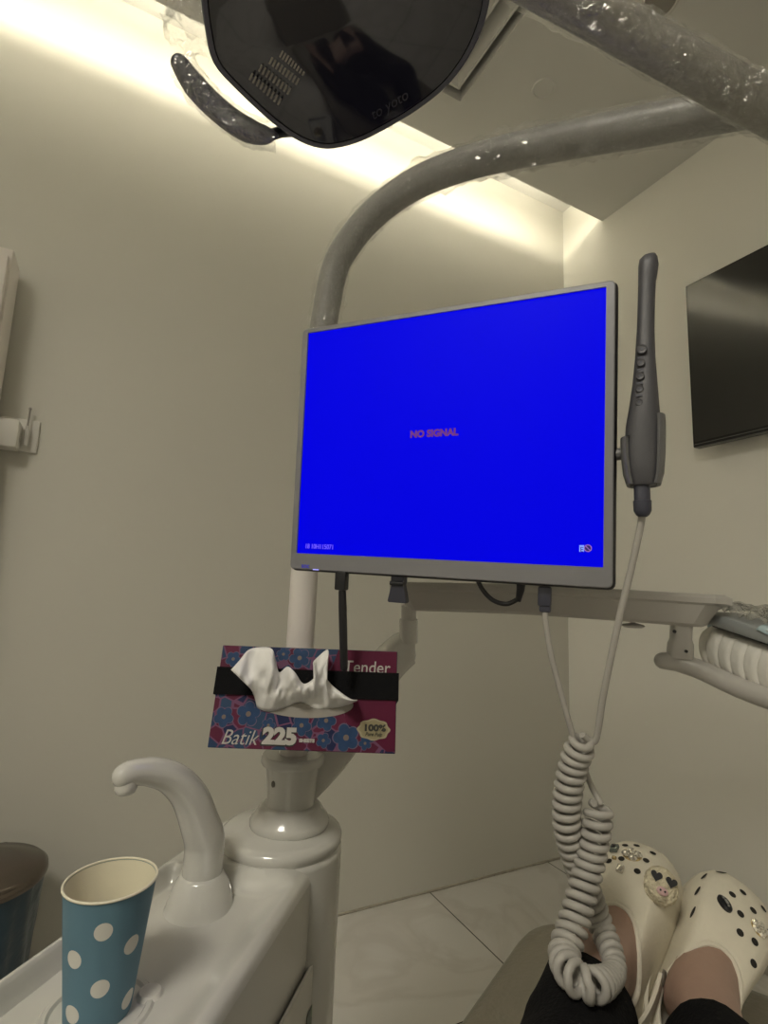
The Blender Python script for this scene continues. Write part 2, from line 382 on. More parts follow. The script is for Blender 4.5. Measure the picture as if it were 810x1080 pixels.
# spout
FB = TB.copy()
MB().lathe([(.046, .748), (.0415, .753), (.0395, .760), (.037, .770), (.033, .780), (.028, .788), (.0255, .7915), (0, .7925)], FB, 48).build('spout_foot', WHITE, unit, angle=60)
s0 = FB+V((0, 0, .791))
dS = (P(212, 927, 1)-CAM).normalized()
sp = spline([s0, s0+V((0, 0, .035))]+[P(x_, y_, d_) for x_, y_, d_ in ((211, 869, .672), (200, 840, .665), (182, 821, .652), (160, 814, .635), (140, 815, .618), (131, 818, .610))], 8)
ns = len(sp); ra = [interp([(0, .0245), (.2, .0245), (.4, .0220), (.6, .0180), (.8, .0148), (1, .0132)], i/(ns-1)) for i in range(ns)]
so = MB().tube(sp, ra, 28, rnd=True).build('spout', WHITE, unit, angle=60)
e_ = P(134, 818, .612)
MB().lathe([(.010, .0), (.0115, -.006), (.0125, -.013), (.0105, -.018), (.0085, -.0195), (.006, -.0195), (.0055, -.016)], e_, 24).build('spout_nozzle', WHITE, so)
# side panel with the green picture on its right side
so_ = ts(0, .0705, 0)
pan = [on_plane(x_, y_, so_, W) for x_, y_ in ((352, 968), (331, 1010), (294, 1080), (284, 1098))]
zl = [(C0-p).dot(V((0, 0, 0))) for p in pan]
lo = [V((p.x, p.y, p.z-.33)) for p in pan]
mb = MB(); mb.prism(pan+lo[::-1], W, .004); mb.build('side_panel', WHITE2, unit)
gm = bpy.data.materials.new('green_picture'); gm.use_nodes = True; nt = gm.node_tree; b = nt.nodes['Principled BSDF']
tc = nt.nodes.new('ShaderNodeTexCoord'); vo = nt.nodes.new('ShaderNodeTexVoronoi'); vo.inputs['Scale'].default_value = 70
rp = nt.nodes.new('ShaderNodeValToRGB'); e = rp.color_ramp.elements; e[0].color = (.012, .02, .012, 1); e[1].position = .9; e[1].color = (.18, .28, .12, 1)
x = e.new(.5); x.color = (.03, .06, .03, 1)
nt.links.new(tc.outputs['Object'], vo.inputs['Vector']); nt.links.new(vo.outputs['Color'], rp.inputs['Fac']); nt.links.new(rp.outputs['Color'], b.inputs['Base Color']); b.inputs['Roughness'].default_value = .3
so2 = so_+W*.0045
stk = [on_plane(x_, y_, so2, W) for x_, y_ in ((347, 1021), (346, 1069), (333, 1102), (320, 1103), (324, 1070))]
MB().prism(stk, W, .0006).build('picture_sticker', gm, unit, label='dark green picture sticker', smooth=False)
# cup-filler ring in the basin
cupb = on_plane(103, 1066, V((0, 0, FZ)), V((0, 0, 1)))
MB().lathe([(.040, .7515), (.043, .7545), (.047, .7545), (.050, .7515)], V((cupb.x, cupb.y, 0)), 48, cap=False).build('cup_rest', WHITE, unit)
MB().lathe([(.0, .756), (.010, .756), (.013, .7515)], on_plane(158, 1049, V((0, 0, FZ)), V((0, 0, 1)))*1-V((0, 0, FZ)), 24).build('filler_sensor', WHITE2, unit)

# paper cup
cm = bpy.data.materials.new('blue_paper'); cm.use_nodes = True; b = cm.node_tree.nodes['Principled BSDF']; b.inputs['Base Color'].default_value = (.115, .225, .295, 1); b.inputs['Roughness'].default_value = .6
DOT = M('white_print', (.70, .68, .62), .6)
CUPI = M('cup_inside', (.80, .75, .58), .6)
ck = V((cupb.x, cupb.y, FZ)); ch = .113; rb_, rt_ = .0285, .0410
cup = thing('paper_cup', ck, 'light blue paper cup with white polka dots standing in the basin', 'cup')
dm = MB().lathe([(rb_, .002), (rb_+.0003, 0), (rt_, ch), (rt_-.0008, ch), (rb_-.0007, .008), (0, .008)], ck, 64)
MB().lathe([(rt_-.0012, ch-.001), (rb_-.001, .0085), (0, .0085)], ck, 64, cap=False).build('inner_wall', CUPI, cup, angle=50)
rim = MB(); rp_ = []
for k in range(11): rp_.append((rt_+.0012*math.cos(2*PI*k/10), ch+.0012*math.sin(2*PI*k/10)))
rim.lathe(rp_, ck, 64, cap=False); rim.build('rim', CUPI, cup)
ca = math.atan2(-ck.y, -ck.x)              # facing the camera
def dot(mb, phi, z_, r_, n=22):
    def q_(a_, k):
        zz = max(z_+k*r_*math.sin(a_), .0015); r2 = lerp(rb_, rt_, zz/ch)+.0003; ph = phi+k*r_*math.cos(a_)/r2
        return ck+V((r2*math.cos(ph), r2*math.sin(ph), zz))
    vs = [q_(0, 0)]+[q_(2*PI*k/n, f_) for f_ in (.33, .66, 1) for k in range(n)]
    fs = [[0, 1+k, 1+(k+1) % n] for k in range(n)]
    for g in (0, 1): fs += [[1+g*n+k, 1+(g+1)*n+k, 1+(g+1)*n+(k+1) % n, 1+g*n+(k+1) % n] for k in range(n)]
    mb.add(vs, fs, 1)
dr = .0078
fw = V((-ck.x, -ck.y, 0)).normalized(); rg = V((0, 0, 1)).cross(fw)
for px, py in ((109, 983), (139, 996), (78, 1012), (105.5, 1043), (135, 1053), (75.5, 1070)):
    p_ = on_plane(px, py, ck, fw)
    for _ in range(6):                     # walk to the cup surface
        z_ = p_.z-ck.z; rr = lerp(rb_, rt_, z_/ch); x_ = max(-.97*rr, min(.97*rr, (p_-ck).dot(rg)))
        p_ = on_plane(px, py, ck+fw*math.sqrt(rr*rr-x_*x_), fw)
    dot(dm, ca+math.asin(max(-.97, min(.97, x_/rr))), max(.006, z_), dr)
for k in range(4):
    dot(dm, ca+2.0+.75*k, .082, dr); dot(dm, ca+1.75+.75*k, .052, dr)
    if k < 3: dot(dm, ca+2.1+.75*k, .022, dr)
dm.build('cup_wall', [cm, DOT], cup, angle=50)

# ================================================================== MONITOR
mu = V((.623, -.7815, -.034)).normalized(); mn = V((-.782, -.619, -.068)); mn = (mn-mu*mn.dot(mu)).normalized(); mv = mn.cross(mu); mv.normalize()
if mv.z < 0: mv = -mv
MW, MH = .4052, .3372
mc = (P(318, 347, .744)+P(651, 292, .5745)+P(650, 623, .5505)+P(306, 602, .7195))/4
MR = frame(mu, mv, mu.cross(mv)); mn = mu.cross(mv)
def mp3(x_, y_, z_=0): return mc+mu*x_+mv*y_+mn*z_
mon = thing('monitor', mp3(0, -MH/2), 'blue-lit monitor showing no signal in a silver bezel on the pole', 'monitor')
MB().box(mp3(0, 0, -.017), (MW, MH, .030), MR, bev=.007, seg=4).build('casing', DARK, mon)
# bezel: rounded frame with a wider chin, slightly proud of the black casing
def rrect(w, h, r, cy=0, n=6):
    pts = []
    for (sx, sy, a0) in ((1, 1, 0), (-1, 1, 90), (-1, -1, 180), (1, -1, 270)):
        for k in range(n+1):
            a_ = math.radians(a0+90*k/n); pts.append((sx*(w/2-r)+r*math.cos(a_), cy+sy*(h/2-r)+r*math.sin(a_)))
    return pts
SWd, SHt, SCY = .3815, .3045, .0075
ro = rrect(MW-.005, MH-.005, .006); ri = rrect(SWd, SHt, .0008, SCY)
bz = MB(); bz.rings([[mp3(x_, y_, -.003) for x_, y_ in ro], [mp3(x_, y_, .001) for x_, y_ in ro], [mp3(x_*.994, y_*.994, .0022) for x_, y_ in ro], [mp3(x_, y_, .0022) for x_, y_ in ri], [mp3(x_, y_, -.001) for x_, y_ in ri]], False, False)
bezel = bz.build('bezel', SILVER, mon, angle=30)
BLUE = M('blue_screen', (0, 0, .05), .35, var=0, spec=.05, emit=.74, ecol=(0, 0, 1))
MB().box(mp3(0, SCY, -.0008), (SWd+.002, SHt+.002, .0012), MR).build('screen', BLUE, mon, smooth=False)
scr = [o for o in mon.children if o.name.startswith('screen')][0]
def on_screen(px, py, lift=.0004): return on_plane(px, py, mp3(0, 0, lift), mn)
RT = M('red_glyphs', (.1, .01, .1), .5, emit=.55, ecol=(.16, .03, .25)); VT = M('violet_glyphs', (.1, .1, .3), .5, emit=.9, ecol=(.17, .09, .95)); LB = M('pale_blue_glyphs', (.2, .3, .7), .5, emit=.8, ecol=(.16, .28, 1)); NAVY = M('navy_glyphs', (.01, .01, .1), .5, emit=.5, ecol=(.015, .0, .12))
q0 = on_screen(432.5, 461.5); q1 = on_screen(488, 458)
text('no_signal_text', 'NO SIGNAL', .0118, q0, mu, mv, mn, RT, scr, bold=.0006, sx=(q1-q0).dot(mu)/.068, label='dim red NO SIGNAL lettering')
q0 = on_screen(321.5, 578.2); q1 = on_screen(355, 581)
text('corner_text', '18 10H115071', .0088, q0, mu, mv, mn, VT, scr, sx=(q1-q0).dot(mu)/.058, label='small violet characters at lower left')
q0 = on_screen(609.5, 584)
MB().prism([on_screen(x_, y_) for x_, y_ in ((611, 575), (616, 575), (616, 582), (611, 582))], mn, .0002).build('input_icon', LB, scr, smooth=False)
text('icon_letter', 'E', .0075, on_screen(611.6, 582, .0007), mu, mv, mn, NAVY, scr)
cc = on_screen(620, 578.2); icn = MB()
icn.rings([[cc+(mu*math.cos(a_)+mv*math.sin(a_))*r_+mn*.0002 for a_ in [2*PI*k/24 for k in range(24)]] for r_ in (.0030, .0040)], False, False)
icn.box(cc+mn*.0002, (.0064, .0010, .0002), MR @ Matrix.Rotation(-PI/4, 3, 'Z')); icn.build('prohibition_icon', M('mauve_glyphs', (.2, .1, .3), .5, emit=.7, ecol=(.26, .10, .45)), scr, smooth=False)
MB().lathe([(0, 0), (.003, 0), (.003, .0001)], cc, 24, frame(mu, mv, mn)).build('icon_disc', NAVY, scr, smooth=False)
q0 = on_plane(318, 598.5, mp3(0, 0, .0026), mn)
text('maker_mark', 'aoc', .0085, q0, mu, mv, mn, M('blue_print', (.10, .10, .75), .4), bezel, bold=.0003, label='tiny blue mark')
MB().box(on_plane(333, 600.8, mp3(0, 0, .0024), mn), (.009, .0012, .0012), MR, bev=.0004).build('power_light', M('power_led', (.35, .35, 1), .4, emit=1.0, ecol=(.35, .35, 1)), bezel)
# back boss and bracket to the pole
pq = CPO+V((0, 0, mc.z)); bb = mp3(-.05, 0, -.030)
MB().box(mp3(0, -.01, -.042), (.26, .2, .026), MR, bev=.01).build('back_housing', DARK, mon)
MB().tube([mp3(-.05, 0, -.055), lerp(mp3(-.05, 0, -.055), pq, .5), pq+(mp3(-.05, 0, -.055)-pq).normalized()*.02], .014, 16).build('mount_arm', GREYW, mon)
MB().lathe([(.0216, -.04), (.0245, -.038), (.0245, .038), (.0216, .04)], pq, 32, cap=False).build('pole_clamp', GREYW, mon)
# camera cradle clipped to the right side of the monitor
HZ = V((0, 0, 1))
hx = mu.copy(); hx.z = 0; hx.normalize(); hn = mn.copy()
hview = (CAM-P(680, 470, .555)); hview.z = 0; hview.normalize(); hr = HZ.cross(hview)     # the camera body faces us
hB = P(677.5, 515, .553)                   # bottom centre of the handpiece
def H(x_, z_, y_=0): return hB+hr*x_+HZ*z_+hview*y_
def hsec(x_, z_, wx_, wy_, y_=0, n=24, p=2.6):
    out = []
    for k in range(n):
        a_ = 2*PI*k/n; c_, s_ = math.cos(a_), math.sin(a_)
        out.append(H(x_+wx_*math.copysign(abs(c_)**(2/p), c_), z_, y_+wy_*math.copysign(abs(s_)**(2/p), s_)))
    return out
def hp(px, py): # pixel to handpiece-plane coordinates
    q_ = on_plane(px, py, hB, hview)-hB; return q_.dot(hr), q_.z
prof = []
for (y_, xl, xr) in ((513, 666, 692), (508, 663, 695), (490, 660, 697), (470, 658.5, 697.5), (450, 660, 697.5), (430, 663.5, 695.5), (405, 667, 693.5), (380, 669.5, 691.5), (350, 671.5, 690.5), (320, 672.5, 691), (300, 673, 692), (293, 673, 693.5), (283, 673, 695), (276, 674, 694), (271.5, 678, 692), (269.5, 682, 690)):
    a_, z1 = hp(xl, y_); b_, z2 = hp(xr, y_); prof.append((z1, (a_+b_)/2, (b_-a_)/2))
cm_ = thing('intraoral_camera', hB, 'grey handheld dental camera with buttons, hanging beside the monitor on a coiled cord', 'dental camera')
hb = MB(); hb.rings([hsec(x_, z_, w_, max(.0035, min(w_*.85, .0125)), n=28) for z_, x_, w_ in prof]); hbody = hb.build('handpiece', HAND, cm_, angle=50)
for k, (px, py, r_) in enumerate(((677, 373, .0052), (676, 387, .0042), (675.3, 401, .0042), (674.8, 414, .0040), (674.2, 428, .0038))):
    x_, z_ = hp(px, py)
    yy = .0118
    Rb = frame(hr, HZ, hview) if hr.cross(HZ).dot(hview) > 0 else frame(hr, HZ, hr.cross(HZ))
    q_ = H(x_, z_, yy)
    sgn = 1 if Rb.col[2].dot(hview) > 0 else -1
    MB().lathe([(r_, -.003*sgn), (r_, .0002*sgn), (r_*.88, .0007*sgn), (r_*.72, .0003*sgn), (0, .0004*sgn)], q_, 24, Rb).build('button', HAND, hbody)
    MB().lathe([(r_*.34, 0), (r_*.34, .0007*sgn), (0, .0007*sgn)], q_, 14, Rb).build('button_mark', DARKB, hbody)
    if k < 4:
        x2, z2 = hp(px-.6, py+7.4+(1.5 if k == 0 else 0)); MB().box(H(x2, z2, .0126), (.0062, .0018, .0006), Rb).build('print_mark', DARKB, hbody, smooth=False)
x_, z_ = hp(677, 516); x2, z2 = hp(676.5, 545)
MB().rings([hsec(x_, z_+.004, .0078, .007), hsec(x_, z_-.012, .0078, .007), hsec(x_, z_-.0125, .0088, .008), hsec(x_, z2+.006, .0085, .008), hsec(x_, z2+.002, .0065, .006), hsec(x_, z2, .004, .004)]).build('connector', DARKB, cm_, angle=40)
# cradle
cr = MB(); inner = []; outer = []
zs = [hp(677, y_)[1] for y_ in (512, 500, 480, 462, 452, 447, 441)]
for i, z_ in enumerate(zs):
    w_ = interp([(p_[0], p_[2]) for p_ in prof], z_)+.0012; x_ = interp([(p_[0], p_[1]) for p_ in prof], z_)
    n = 26; ri_ = []; ro_ = []
    for k in range(n+1):
        # a U around the back, open toward us; the right wing rises higher
        a_ = math.radians(lerp(48, -228, k/n)); g = abs(math.cos(a_))
        c_, s_ = math.cos(a_), math.sin(a_); wy_ = .0145
        zz = z_ if (k < n*.45 or i < 3) else min(z_, zs[3])
        ri_.append(hB+hr*(x_+w_*math.copysign(abs(c_)**.77, c_))+HZ*zz+hview*(wy_*math.copysign(abs(s_)**.77, s_)))
        ro_.append(hB+hr*(x_+(w_+.0032)*math.copysign(abs(c_)**.77, c_))+HZ*zz+hview*((wy_+.003)*math.copysign(abs(s_)**.77, s_)))
    inner.append(ri_); outer.append(ro_)
rr_ = [ro_+ri_[::-1] for ri_, ro_ in zip(inner, outer)]
cr.rings(rr_); cradle = cr.build('camera_cradle', HOLD, mon, angle=40)
x_, z_ = hp(657, 478); edge = mp3(MW/2, (mc.z*0)+0, -.012); ez = H(x_, z_).z
eb = edge+mv*((ez-edge.z)/mv.z)
MB().tube([eb-mu*.002, lerp(eb, H(hp(660, 478)[0], z_, -.004), 1)], .0065, 16).build('cradle_stud', HOLD, mon)

# cord: plug under the monitor, straight lead, two coils crossing, lead up to the handpiece
plg = P(574.5, 619, .592); 
CV_ = []
plugm = MB(); 
plugm.box(P(574.5, 629, .592), (.0145, .022, .0095), MR, bev=.0022); plugm.box(P(575, 641, .592), (.0125, .010, .0085), MR, bev=.002)
plugm.build('plug', DARKB, cm_)
lead1 = spline([P(575, 640, .592), P(575.5, 655, .591), P(581, 690, .588), P(592, 732, .586), P(603, 772, .585), P(611, 792, .592), P(617, 812, .597), P(625, 832, .598), P(634, 848, .592)], 8)
lead2 = spline([P(676.5, 541, .553), P(676, 552, .554), P(668, 590, .556), P(656, 640, .56), P(645, 690, .565), P(636, 735, .572), P(629, 778, .578), P(622, 781, .580), P(614, 775, .578)], 8)
def coil(path, turns, R_, rt, phase=0, n=16):
    path = [V(p) for p in path]; N = int(turns*n); out = []
    cum = [0]
    for a_, b_ in zip(path, path[1:]): cum.append(cum[-1]+(b_-a_).length)
    T_ = cum[-1]; u = V((1, 0, 0)); j = 0
    for i in range(N+1):
        s_ = T_*i/N
        while j < len(cum)-2 and cum[j+1] < s_: j += 1
        f_ = (s_-cum[j])/max(1e-9, cum[j+1]-cum[j]); p_ = lerp(path[j], path[j+1], f_)
        tg = (path[min(j+2, len(path)-1)]-path[max(j-1, 0)]).normalized()
        u = (u-tg*u.dot(tg)).normalized(); w = tg.cross(u); a_ = phase+2*PI*i/n
        k = R_*(1-.34*math.exp(-((i/N-.52)/.10)**2))*min(1, .55+i/(n*1.5))*min(1, .55+(N-i)/(n*1.5))
        out.append(p_+(u*math.cos(a_)+w*math.sin(a_))*k)
    return out
ca_ = spline([P(616, 781, .580), P(607, 800, .588), P(599, 835, .592), P(598, 868, .594), P(605, 900, .600), P(618, 935, .608), P(633, 975, .602), P(645, 1005, .572), P(647, 1027, .542), P(627, 1039, .500), P(605, 1030, .505), P(595, 1008, .533), P(603, 980, .552), P(613, 945, .568), P(622, 910, .580), P(629, 875, .584), P(632, 848, .590)], 10)
cord = MB(); cord.tube(lead1, .0033, 12); cord.tube(lead2, .0036, 12)
cord.tube(coil(ca_, 52, .0120, .0031, phase=.5, n=20), .0043, 10)
cord.build('coiled_cord', CABLE, cm_, angle=80)

# small leads and plugs on the underside of the monitor
aq = [P(360.5, 603, .685), P(360.5, 622, .683), P(361, 624, .683), P(361.4, 640, .682), P(362, 668, .680), P(362.8, 704, .677)]
t = thing('antenna', aq[0], 'thin black stick antenna hanging from the monitor in front of the tissue box', 'antenna')
MB().box(lerp(aq[0], aq[1], .5), (.0155, .024, .012), MR, bev=.002).build('hinge_block', DARK, t)
MB().tube(aq[2:], [.0050, .0054, .0054, .0050], 14, rnd=True).build('stick', DARK, t)
q = P(421, 610, .665)
t = thing('clip', q, 'small dark flared clip under the monitor bottom edge, left of the cable loop', 'clip')
kk = MB(); kk.rings([[q+mu*(sx*w_)+mv*z_+mn*(sy*d_) for sx, sy in ((-1, -1), (1, -1), (1, 1), (-1, 1))] for z_, w_, d_ in ((.006, .0085, .006), (-.004, .0085, .006), (-.007, .0078, .005), (-.028, .0125, .005), (-.030, .0115, .004))])
kk.build('jaw', DARKB, t); MB().tube([q+mv*-.006+mu*-.009+mn*.006, q+mv*-.006+mu*.009+mn*.006], .003, 10).build('spring', DARK, t)
lp = spline([P(503, 610, .625), P(509, 622, .624), P(520, 633, .622), P(534, 637, .619), P(546, 632, .615)], 8)
t = thing('power_cable', lp[-1], 'short black cable looping under the monitor to a small plug', 'cable')
MB().tube(lp, .0028, 12).build('lead', DARK, t)
MB().tube([P(546.5, 634, .614), P(549, 622, .612), P(549.5, 616, .611)], [.0032, .0048, .0052], 12).build('plug', DARK, t)

# ================================================================== TISSUE BOX
bu = V((.896, -.441, .0)).normalized(); bv = V((-.063, -.268, -.961)); bv = (bv-bu*bv.dot(bu)).normalized(); bn = bv.cross(bu); bn.normalize()
if bn.y > 0: bn = -bn
BW, BH, BD = .236, .1265, .078
bc = (P(232, 686, .716)+P(416, 683, .721)+P(420, 789, .670)+P(222, 793, .666))/4
BR_ = frame(bu, -bv, bn) if bu.cross(-bv).dot(bn) > 0 else frame(bu, bv, bn)
def B(u_, v_, n_=0): return bc+bu*u_+bv*v_+bn*n_
def bp(px, py, n_=0): return on_plane(px, py, bc+bn*n_, bn)
def inbox(p_):
    d_ = p_-bc; u_ = max(-BW/2+.0006, min(BW/2-.0006, d_.dot(bu))); v_ = max(-BH/2+.0006, min(BH/2-.0006, d_.dot(bv)))
    return bc+bu*u_+bv*v_+bn*d_.dot(bn)
pm = bpy.data.materials.new('batik_print'); pm.use_nodes = True; nt = pm.node_tree; b = nt.nodes['Principled BSDF']; L = nt.links.new
tc = nt.nodes.new('ShaderNodeTexCoord'); sep = nt.nodes.new('ShaderNodeSeparateXYZ'); L(tc.outputs['Object'], sep.inputs[0])
def vor(scale, feat='F1'):
    n_ = nt.nodes.new('ShaderNodeTexVoronoi'); n_.inputs['Scale'].default_value = scale; n_.feature = feat; L(tc.outputs['Object'], n_.inputs['Vector']); return n_
v1 = vor(55); v2 = vor(55, 'DISTANCE_TO_EDGE')
rp = nt.nodes.new('ShaderNodeValToRGB'); rp.color_ramp.interpolation = 'CONSTANT'; e = rp.color_ramp.elements
e[0].position = 0; e[0].color = (.020, .045, .105, 1); e[1].position = .30; e[1].color = (.095, .011, .036, 1)
for p_, c_ in ((.46, (.012, .018, .07, 1)), (.6, (.115, .014, .045, 1)), (.75, (.026, .06, .125, 1)), (.9, (.04, .012, .055, 1))): x = e.new(p_); x.color = c_
L(v1.outputs['Color'], rp.inputs['Fac'])
lt = nt.nodes.new('ShaderNodeMath'); lt.operation = 'LESS_THAN'; lt.inputs[1].default_value = .045; L(v2.outputs['Distance'], lt.inputs[0])
m1 = nt.nodes.new('ShaderNodeMix'); m1.data_type = 'RGBA'; m1.inputs[7].default_value = (.16, .065, .13, 1); L(lt.outputs[0], m1.inputs[0]); L(rp.outputs['Color'], m1.inputs[6])
L(m1.outputs[2], b.inputs['Base Color']); b.inputs['Roughness'].default_value = .5; b.inputs['Specular IOR Level'].default_value = .2
MAG = M('magenta_print', (.098, .007, .033), .5, var=.15, scale=18, spec=.2)
tbx = thing('tissue_box', B(0, BH/2, -BD/2), 'floral magenta and blue tissue box strapped upright to the pole', 'tissue box')
carton = MB().box(B(0, 0, -BD/2), (BW, BH, BD), BR_, bev=.0008, seg=1).build('carton', pm, tbx, smooth=False)
# plain magenta field on the right of the printed front
pg = [inbox(bp(x_, y_, .0002)) for x_, y_ in ((357, 685), (424, 680), (426, 766), (428, 793), (408, 793), (395, 781), (382, 770), (366, 764), (362, 748), (372, 738), (360, 722), (350, 705))]
MB().prism(pg, bn, .0002).build('plain_field', MAG, carton, smooth=False, label='plain magenta area')
# printed flowers
PETB = M('petal_blue', (.022, .055, .135), .5, var=.3, scale=90, spec=.2); PETL = M('petal_outline', (.12, .085, .15), .45); PETY = M('flower_heart', (.16, .12, .10), .5)
def flower(px, py, r_, rot):
    c_ = bp(px, py, .0004); mb = MB()
    def outline(k_, lift):
        return [c_+bn*lift+(bu*math.cos(a_)+bv*math.sin(a_))*r_*k_*(.62+.38*abs(math.cos(2.5*(a_-rot)))**.6) for a_ in [2*PI*i/50 for i in range(50)]]
    for k_, lift, mi in ((1.08, .0001, 0), (1, .0002, 1)):
        o_ = [inbox(p_) for p_ in outline(k_, lift)]; mb.add([c_+bn*lift]+o_, [[0, 1+i, 1+(i+1) % 50] for i in range(50)], mi)
    mb.add([c_+bn*.0003]+[c_+bn*.0003+(bu*math.cos(a_)+bv*math.sin(a_))*r_*.22 for a_ in [2*PI*i/16 for i in range(16)]], [[0, 1+i, 1+(i+1) % 16] for i in range(16)], 2)
    mb.build('printed_flower', [PETL, PETB, PETY], carton, smooth=False)
for a_ in ((236, 756, .0125, .3), (262, 753, .0150, 1.0), (318, 765, .0125, .2), (365, 778, .0165, .6), (344, 760, .0125, 1.3), (316, 694, .0135, .5), (246, 695, .010, .2), (299, 690, .009, .8), (341, 781, .009, .1), (385, 784, .008, .5), (283, 765, .0085, 0)): flower(*a_)
WP = M('cream_print', (.46, .44, .41), .5); BKP = M('black_print', (.02, .02, .015), .5); GP = M('gold_print', (.27, .23, .125), .45)
# lettering
def word(nm, s_, px, py, px2, size, bold, shear, mat, lift=.001, ratio=None, label=None):
    o_ = bp(px, py, lift); e2 = bp(px2, py, lift); w_ = (e2-o_).dot(bu)
    c = bpy.data.curves.new('m', 'FONT'); c.body = s_; c.size = size; c.offset = bold; c.shear = shear
    tt = bpy.data.objects.new('m', c); me = bpy.data.meshes.new_from_object(tt); xs = [p.co.x for p in me.vertices]; ww = max(xs)-min(xs)
    bpy.data.objects.remove(tt); bpy.data.meshes.remove(me)
    text(nm, s_, size, o_, bu, -bv, bn, mat, carton, bold=bold, shear=shear, sx=w_/ww, label=label)
word('lettering', 'Tender', 362, 709, 411, .0225, .0001, .05, WP)
word('lettering', 'Batik', 232, 784.5, 271, .0250, -.0001, .32, WP)
word('lettering', '225', 275.6, 784.3, 314, .0262, .0024, 0, BKP, .0008)
word('lettering', '225', 276.5, 783.5, 313, .0255, .0016, 0, WP)
word('lettering', 'SHEETS', 315.5, 782.5, 332, .0052, .0004, 0, WP)
bd = MB(); cB = bp(394, 769.5, .0006)
for k_, lift, mi in ((1.0, .0001, 0), (.86, .0003, 1)):
    o_ = []
    for i in range(72):
        a_ = 2*PI*i/72; r_ = 1+.05*math.cos(8*a_)
        o_.append(cB+bn*lift+bu*.0205*k_*r_*math.copysign(abs(math.cos(a_))**.95, math.cos(a_))+bv*.0125*k_*r_*math.sin(a_))
    bd.add([cB+bn*lift]+o_, [[0, 1+i, 1+(i+1) % 72] for i in range(72)], mi)
bd.build('badge', [M('badge_edge', (.34, .30, .19), .5), GP], carton, smooth=False, label='small gold scalloped badge')
word('lettering', '100%', 383, 770.5, 405.5, .0105, .0006, 0, BKP, .0012)
word('lettering', 'Pure Pulp', 385, 776, 403, .0062, .0001, .3, BKP, .0012)
# slot film and tissue
sl_ = [bp(322, 742, .0006)+bu*.0625*math.cos(a_)+bv*.0175*math.sin(a_) for a_ in [2*PI*i/40 for i in range(40)]]
MB().prism(sl_, bn, .0003).build('slot_film', M('slot_grey', (.30, .28, .25), .4, var=.15, scale=30), tbx, label='grey plastic slot', smooth=False)
tops = [(243.5, 706.5), (252, 697), (262, 685.5), (275, 682.5), (287, 684.5), (291, 697), (294.5, 709), (303, 703), (311, 709), (320, 721), (330, 716), (334, 709), (330.5, 700), (334, 694), (345.5, 685), (344.5, 698), (341, 708), (347, 719), (358, 729), (370, 737), (377, 738)]
bots = [(273, 735), (271, 741), (271, 746), (276, 749), (282, 750.5), (289, 750), (296, 748), (304, 745), (311, 742), (318, 741), (324, 743), (329, 746), (333, 747), (337, 747.5), (341, 747.5), (345, 747.5), (349, 747), (354, 746.5), (360, 745.5), (368, 743), (377, 739)]
tp = spline([V((a_, b_, 0)) for a_, b_ in tops], 5); bt = spline([V((a_, b_, 0)) for a_, b_ in bots], 5)
NJ = 18; gv = []
for i, (a_, b_) in enumerate(zip(tp, bt)):
    for j in range(NJ+1):
        f_ = j/NJ; p_ = lerp(b_, a_, f_); ph = i*.16
        fold = .5+.5*math.sin(ph*2.1+.8*math.sin(f_*2))
        n_ = .002+.034*math.sin(f_*PI*.62)*(.5+.5*fold)+.006*noise.noise(V((p_.x*.06, p_.y*.06, 3)))*f_
        n_ += (.007*(1-2.2*abs(noise.noise(V((p_.x*.075+p_.y*.03, p_.y*.022, 7)))))+.003*(1-2*abs(noise.noise(V((p_.x*.17, p_.y*.08, 2))))))*math.sin(f_*PI*.9)
        n_ -= .009*math.exp(-((p_.x-334)/7)**2)*math.exp(-((f_-.25)/.3)**2)
        gv.append(bp(p_.x, p_.y, max(.0012, n_)))
tg = MB(); nj = NJ+1
tg.add(gv, [[i*nj+j, i*nj+j+1, (i+1)*nj+j+1, (i+1)*nj+j] for i in range(len(tp)-1) for j in range(NJ)])
to = tg.build('tissue', TISSUE, tbx, angle=70, label='crumpled white tissue pulled out')
sm = to.modifiers.new('thickness', 'SOLIDIFY'); sm.thickness = .0006
# strap around box and pole
y0, y1 = 706.5, 735.5
z0 = (bp(320, y0)-bc).dot(bv); z1 = (bp(320, y1)-bc).dot(bv)
sh = BW/2+.0014
po = V((CPO.x, CPO.y, bc.z)); bk = (po-bc).dot(bn)-.024; pu = (po-bc).dot(bu)
path = [(-sh, .0012), (sh, .0012), (sh, -BD), (pu+.03, bk), (pu-.03, bk), (-sh, -BD)]
st = MB(); th = .0012
def off(k):
    cx_, cn_ = 0, -.05
    return [(u_+(k if u_ > 0 else -k), n_+(k if n_ > -.04 else -k)) for u_, n_ in path]
a_, c_ = off(0), off(th)
st.rings([[B(u_, z0, n_) for u_, n_ in a_], [B(u_, z0, n_) for u_, n_ in c_], [B(u_, z1, n_) for u_, n_ in c_], [B(u_, z1, n_) for u_, n_ in a_], [B(u_, z0, n_) for u_, n_ in a_]], False, False)
st.build('elastic_strap', BANDM, None, org=B(0, z1, 0), smooth=False, label='wide black elastic strap holding the tissue box to the pole', cat='strap')

